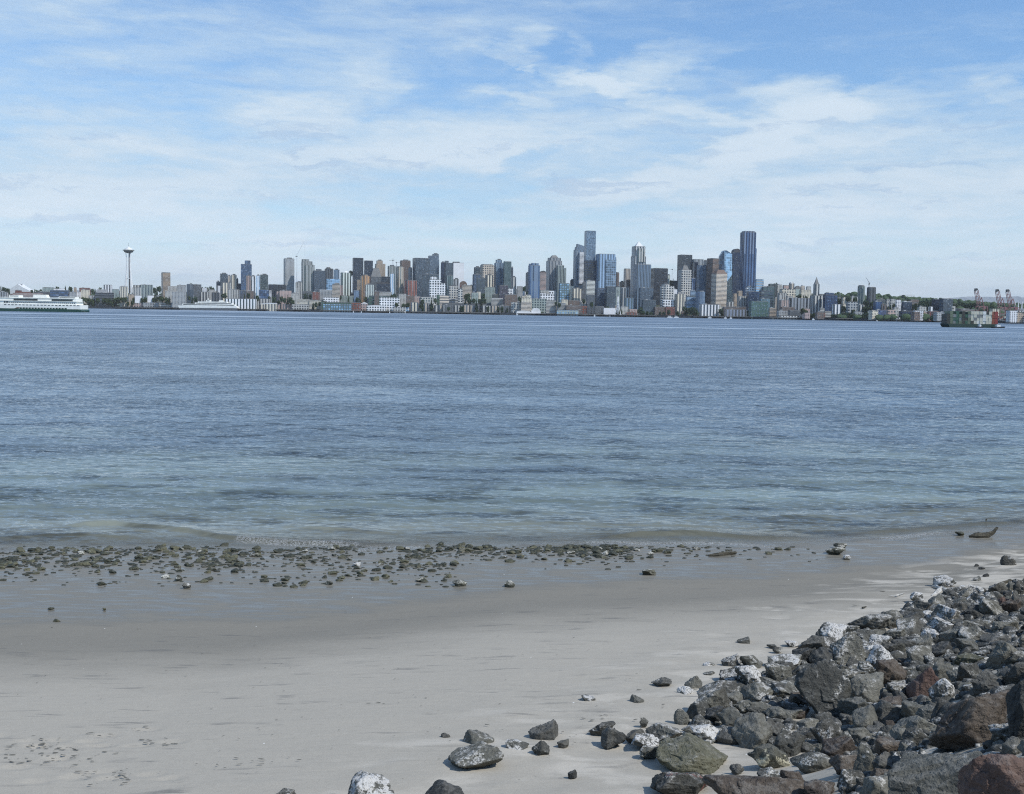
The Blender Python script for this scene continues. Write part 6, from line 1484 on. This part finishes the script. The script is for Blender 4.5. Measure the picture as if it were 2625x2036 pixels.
# ------------------------------------------------------------------ trees of the far shore
def tree_mat(nm, a, b):
    m, t, p = new_mat(nm); r = t.new('ShaderNodeObjectInfo').outputs['Random']; n_ = t.noise(pos(t), .35, 4, .7); set_p(t, p, col=t.mix(t.m('ADD', t.m('MULTIPLY', n_, .8), t.m('MULTIPLY', r, .25)), a + (1,), b + (1,)), rough=.9, spec=.1); return m
TMD = tree_mat('dark_foliage', (.026, .048, .028), (.08, .115, .06)); TMG = tree_mat('green_foliage', (.025, .045, .018), (.085, .11, .045)); TRK = flat_mat('bark', (.06, .045, .035))
def crown_mesh(seed, tall):
    rs = np.random.RandomState(seed); Vs, Fs, off = [], [], 0
    for i in range(260):
        d = rs.normal(size=3); d /= np.linalg.norm(d); r = rs.uniform(.35, 1.) ** .6; c = d * r * (1 + .25 * math.sin(d[0] * 5 + seed) * math.cos(d[2] * 4)) ; c = c * np.array([1, 1, tall])
        if tall > 1.3: c[:2] *= np.clip(1.15 - (c[2] / tall + 1) * .5, .12, 1)
        n_ = rs.normal(size=3); n_ /= np.linalg.norm(n_); u = np.cross(n_, [0, 0, 1.]); u /= np.linalg.norm(u); w = np.cross(n_, u); s = rs.uniform(.16, .34)
        Vs.append(np.array([c + u * s, c + w * s, c - u * s * .8, c - w * s])); Fs.append(np.array([[0, 1, 2, 3]]) + off); off += 4
    return np_mesh('crown', np.concatenate(Vs), np.concatenate(Fs))
CR = [crown_mesh(i, .85 + .1 * (i % 3)) for i in range(4)] + [crown_mesh(9 + i, 1.7) for i in range(2)]
CRM = {(i, d): None for i in range(6) for d in (0, 1)}
for (i, d) in CRM: mm = CR[i].copy(); mm.materials.append(TMD if d == 0 else TMG); CRM[(i, d)] = mm
tmb = MB(); tmb.bar((0, 0, -3), (0, 0, 1.), .12, .07, 6); tk = tmb.build('trunk', TRK); TRM = tk.data; bpy.data.objects.remove(tk)
def tree(tile, x, ytop, lay, w, label, dark=0, shape=None, grp='trees of the far shore'):
    px, Y = place(tile, x, OFF[lay] if lay else 20, random.uniform(-15, 15)); b = at(px, 790, Y); zb = float(land_z(b.x, Y)); T = at(*txy(tile, x, ytop), Y).z - zb; k = Y / FPX / ZS
    T = max(T, 5.); r = w * k / 2; sh = shape if shape is not None else random.randrange(4)
    e = empty('conifer_tree' if sh > 3 else 'broadleaf_tree', (b.x, Y, zb), random.random() * 6, label, 'tree', grp)
    tl = 1.7 if sh > 3 else .9; hz_ = min(T * .55, r * 1.5 if sh < 4 else T * .55); r = max(r, 5.)
    c = bpy.data.objects.new('crown', CRM[(sh, dark)]); COL.objects.link(c); c.parent = e; c.scale = (r, r, hz_ / tl); c.location = (0, 0, T - hz_)
    o = bpy.data.objects.new('trunk', TRM); COL.objects.link(o); o.parent = e; o.scale = (max(r, 2), max(r, 2), max(T - hz_, 1)); o.location = (0, 0, 0)
TREES = [('A', [(-20, 835), (20, 812), (60, 825), (100, 845), (135, 850)], 4, 48, 'dark ridge tree beyond the ferry stern', 0),
 ('A', [(500, 875), (545, 868), (590, 880), (640, 868)], 4, 50, 'round tree on the rise between the tent hall and striped office', 0),
 ('A', [(895, 826), (1020, 818), (1100, 820), (1390, 855), (1440, 850), (1480, 858), (1560, 838), (1790, 865), (1830, 880)], 5, 50, 'dark tree standing above the rooftops before the needle', 0),
 ('A', [(1225, 990), (1262, 1000), (1300, 985), (1345, 995), (1385, 1000), (1425, 1010), (1470, 1015), (1520, 1000), (1565, 1010), (1615, 1005), (1660, 1000), (1710, 1010), (1760, 1000), (1810, 990), (1850, 985), (1905, 985), (1950, 980)], 0, 52, 'leafy park tree on the northern shore', 1),
 ('A', [(1240, 1040), (1290, 1050), (1380, 1052), (1445, 1058), (1740, 1062), (1800, 1070), (1990, 1050), (2060, 1040)], 0, 46, 'low park tree at the northern water edge', 1),
 ('B', [(20, 990), (150, 1000), (200, 990), (330, 985), (380, 975), (430, 960), (470, 985), (520, 990), (560, 1000), (350, 1010)], 1, 50, 'green tree by the bright white cube houses', 1),
 ('B', [(340, 840), (380, 822), (415, 815)], 5, 55, 'dark hillside tree behind the lone tan tower', 0),
 ('B', [(1080, 828), (1130, 822), (1160, 830), (1215, 820), (1250, 838), (735, 808), (905, 775)], 6, 42, 'small dark ridge tree near the white ridge house', 0),
 ('B', [(880, 970), (930, 980), (980, 975), (1400, 930), (1440, 925), (1740, 925), (1800, 920), (1940, 960)], 1, 46, 'dark street tree above the liner', 0),
 ('C', [(60, 975), (110, 965), (145, 985), (250, 975), (300, 990), (345, 965), (390, 985), (430, 1035), (210, 1040)], 1, 52, 'leafy tree on the slope by the pinkish apartments', 0),
 ('C', [(700, 1070), (745, 1060), (790, 1068), (850, 1058), (905, 1045), (935, 1040)], 0, 48, 'round shore tree beside the turquoise market', 0),
 ('C', [(620, 935), (660, 940), (700, 945), (1130, 965), (1165, 955), (1290, 960), (1390, 985), (1430, 990), (1560, 985), (1490, 1000), (1970, 940), (2010, 930)], 2, 46, 'mid-slope tree below the pale green tower', 0),
 ('C', [(1330, 575), (1300, 585)], 6, 46, 'tree-like roof garden behind the pale green tower', 0),
 ('D', [(30, 1040), (100, 1070), (200, 1085), (240, 1090), (280, 1075)], 1, 46, 'round tree before the white gridded wing', 1),
 ('D', [(700, 1005), (640, 1030), (500, 1020), (1180, 935), (1215, 925), (1170, 975), (1220, 985), (1240, 1010), (1300, 1005), (1340, 1015), (1390, 1010), (1430, 1000), (1470, 1010), (1420, 930), (1450, 925)], 1, 54, 'leafy slope tree above the marina terrace', 0),
 ('D', [(1265, 792), (1250, 810), (2090, 815), (2070, 830), (1990, 985), (2010, 980), (2130, 900)], 5, 46, 'dark tree in a gap between towers', 0),
 ('D', [(480, 1085), (510, 1080), (640, 1105), (1100, 1130), (1130, 1125), (1350, 1140), (1520, 1135), (1690, 1140), (1740, 1135), (1820, 1140), (910, 1135)], 0, 44, 'small tree along the marina promenade', 0),
 ('E', [(65, 1100), (85, 1115), (140, 950), (640, 1180), (690, 1195), (720, 1210), (1070, 1130), (1190, 1180), (1440, 1250), (1650, 1280), (1690, 1290)], 1, 44, 'tree among the low roofs above the aquarium piers', 0),
 ('E', [(1930, 1290), (1960, 1280), (2000, 1320), (2060, 1330), (2120, 1335)], 0, 44, 'small quay tree near the beige square block', 0),
 ('G', [(690, 1250), (730, 1265), (770, 1275), (810, 1265), (850, 1270), (890, 1280), (800, 1300), (850, 1310), (720, 1310)], 0, 58, 'dense dark quay tree beside the tall white columns', 0),
 ('G', [(1250, 1290), (1285, 1285), (1690, 1320), (1740, 1330), (20, 1260), (320, 1320), (380, 1330), (450, 1300), (590, 1330)], 0, 46, 'small quay tree near the ferry dock', 0),
 ('G', [(480, 842), (510, 838), (2040, 900), (2080, 892), (2110, 890)], 6, 44, 'dark ridge tree behind the southern blocks', 0),
 ('H', [(360, 805), (390, 800), (420, 802), (540, 820), (500, 840), (600, 832), (640, 850)], 4, 44, 'small dark tree before the hospital blocks', 0),
 ('H', [(590, 1040), (620, 1060), (650, 1070), (610, 1100), (660, 1110), (700, 1120), (740, 1120), (780, 1115)], 0, 58, 'large green quay tree by the historic warehouses', 1),
 ('H', [(1060, 1130), (1100, 1125), (1140, 1130), (1180, 1120), (1220, 1105), (1260, 1100), (1300, 1105), (1340, 1110), (1380, 1115), (1420, 1140), (1480, 1130), (1540, 1120), (1590, 1100), (1640, 1105), (1680, 1130)], 0, 58, 'dark quay tree along the green south shore', 0),
 ('H', [(1140, 875), (1180, 860), (1215, 845), (1255, 840), (1290, 838), (1320, 850), (1400, 860), (1170, 930), (1210, 940), (1240, 950), (1570, 905), (1550, 930), (1590, 920), (1640, 935), (1680, 930)], 4, 58, 'dark hillside tree on the green ridge', 0),
 ('H', [(1200, 1000), (1240, 1010), (1270, 1040), (1560, 1000), (1600, 1010), (1640, 1030), (1320, 1055), (1380, 1060), (1450, 1060), (1500, 1050), (1560, 1060), (1620, 1060)], 3, 58, 'green hillside tree on the south slope', 1),
 ('I', [(10, 885), (100, 882), (150, 890), (230, 885), (370, 905), (390, 900), (560, 925), (590, 915), (620, 920), (650, 935), (690, 915), (725, 898), (745, 920)], 6, 52, 'dark ridge tree toward the port', 0),
 ('I', [(60, 990), (110, 985), (160, 970), (470, 975), (500, 965), (440, 990), (560, 960), (600, 965), (640, 970), (680, 960), (720, 965), (510, 1040), (680, 1050)], 4, 58, 'green slope tree above the lofts', 0),
 ('I', [(1080, 960), (1120, 965), (1160, 955), (1200, 965), (1235, 948), (1290, 950), (1330, 955), (1370, 965), (1410, 950), (1450, 960), (1620, 990), (1660, 988), (1700, 985), (1340, 975), (1260, 975)], 6, 62, 'dark tree on the ridge behind the port cranes', 0)]
for tl, pts_, lay, w_, lb, dk in TREES:
    for j, (x, y) in enumerate(pts_): tree(tl, x, y, lay, w_ * random.uniform(.8, 1.25), lb, dk, (4 + j % 2) if (dk == 0 and j % 4 == 1) else None, lb.split(' tree')[0] + ' trees: ' + tl)
# continuous tree cover of the far ridges
D3, F3 = ICO[3]; its = []
rw = random.Random(9)
def grove(x0p, x1p, n, o0, o1, s0, s1):
    for _ in range(n):
        px = rw.uniform(x0p, x1p); Y = float(shoreY(at(px, 790, 3300).x)) + rw.uniform(o0, o1); b = at(px, 790, Y); s = rw.uniform(s0, s1); z = float(land_z(b.x, Y))
        D, Fc = LOW[rw.randrange(16)]; its.append((D * np.array([s * 1.3, s, s]) + np.array([b.x, Y, z + s * .35]), Fc))
grove(-250, 330, 130, 700, 1100, 6, 10); grove(-250, 330, 120, 60, 500, 4, 7); grove(330, 700, 70, 600, 1100, 6, 10); grove(2140, 2700, 330, 800, 1900, 6, 10); grove(2140, 2440, 90, 100, 500, 5, 8); grove(1950, 2140, 60, 300, 900, 5, 9); grove(700, 1950, 150, 60, 330, 4, 6)
merged('woods', its, TMD, 'dark wooded cover of the far hills', 'woods')
# low city fabric behind the first rows: individual small houses
hp = {}
for i in range(170):
    seg = [(0, 330), (330, 640), (640, 1300), (1300, 1950), (1950, 2450), (2150, 2640)][i % 6]; px = rw.uniform(*seg); off = rw.uniform(60, 900); Y = float(shoreY(at(px, 790, 3300).x)) + off; b = at(px, 790, Y); z = float(land_z(b.x, Y))
    c = ('conc', 'cream', 'brown', 'grey', 'pink', 'white', 'brick', 'tan')[i % 8]; w = rw.uniform(12, 26); h = rw.uniform(9, 20)
    cw = dict(conc='pale concrete', cream='cream', brown='brown', grey='grey', pink='pinkish', white='white', brick='red brick', tan='tan')[c]; part_ = ['north of the needle', 'between the needle and downtown', 'below the northern towers', 'below the tallest towers', 'below the green ridge', 'near the port'][i % 6]
    e = empty('town_house' if w < 18 else 'apartment_block', (b.x, Y, z), 0, cw + ' little block filling the slope ' + part_, 'building', 'little blocks filling the far slope')
    o = prism('wall', rect(w, 14, R(rw.uniform(-5, 20))), -4, h, fac(c, 'dim', 'g'), e); prism('roof', rect(w - 1, 13, 0), h, h + .8, WROOF if i % 3 == 0 else ROOF, o)

# ------------------------------------------------------------------ mountains
m, t, p = new_mat('far_mountain'); n_ = t.noise(pos(t), .0012, 6, .65); set_p(t, p, col=t.mix(t.ramp(n_, .45, .62), (.13, .155, .165, 1), (.22, .24, .26, 1)), rough=1., spec=0.)  # distance haze is partly put into this pale base colour
def mountain(pts, Yd, seed):
    xs_ = np.linspace(pts[0][0], pts[-1][0], 110); ysn = np.interp(xs_, [p_[0] for p_ in pts], [p_[1] for p_ in pts]) + 2.2 * (vn(xs_ * .05, xs_ * 0 + seed) - .5) + 1.2 * (vn(xs_ * .17, xs_ * 0 + seed + 5) - .5)
    rows = []
    for r_, f in ((0, 0.), (1, .35), (2, .7), (3, 1.), (4, .55), (5, 0.)):
        row = []
        for i, (px, py) in enumerate(zip(xs_, ysn)):
            P_ = at(px, py, Yd); row.append((P_.x, Yd + (r_ - 3) * 1400 + 500 * math.sin(i * .9 + r_), -4.1 + max(P_.z + 4.1, 0) * f * (1 + (.12 * math.sin(i * 1.7 + r_ * 2) if r_ not in (3,) else 0))))
        rows.append(row)
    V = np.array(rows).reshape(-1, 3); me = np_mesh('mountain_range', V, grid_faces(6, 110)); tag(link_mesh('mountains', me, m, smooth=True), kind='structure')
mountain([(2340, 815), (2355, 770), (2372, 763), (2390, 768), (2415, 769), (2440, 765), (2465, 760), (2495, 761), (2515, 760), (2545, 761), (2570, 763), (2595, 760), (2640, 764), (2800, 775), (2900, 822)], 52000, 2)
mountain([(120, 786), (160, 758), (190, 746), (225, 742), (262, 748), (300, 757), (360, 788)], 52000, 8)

# ------------------------------------------------------------------ air
hm = bpy.data.materials.new('haze_air'); hm.use_nodes = True; nt = hm.node_tree; nt.nodes.clear(); vo = nt.nodes.new('ShaderNodeVolumePrincipled'); oo = nt.nodes.new('ShaderNodeOutputMaterial'); nt.links.new(vo.outputs[0], oo.inputs['Volume'])
vo.inputs['Color'].default_value = (.93, .97, 1., 1); vo.inputs['Density'].default_value = 0.000020; vo.inputs['Anisotropy'].default_value = -.1
hz_o = MB().box(-63000, 63000, -600, 63000, -5.3, 1700).build('haze', hm); tag(hz_o, 'pale even haze filling the air over the bay', 'haze', None, 'stuff')
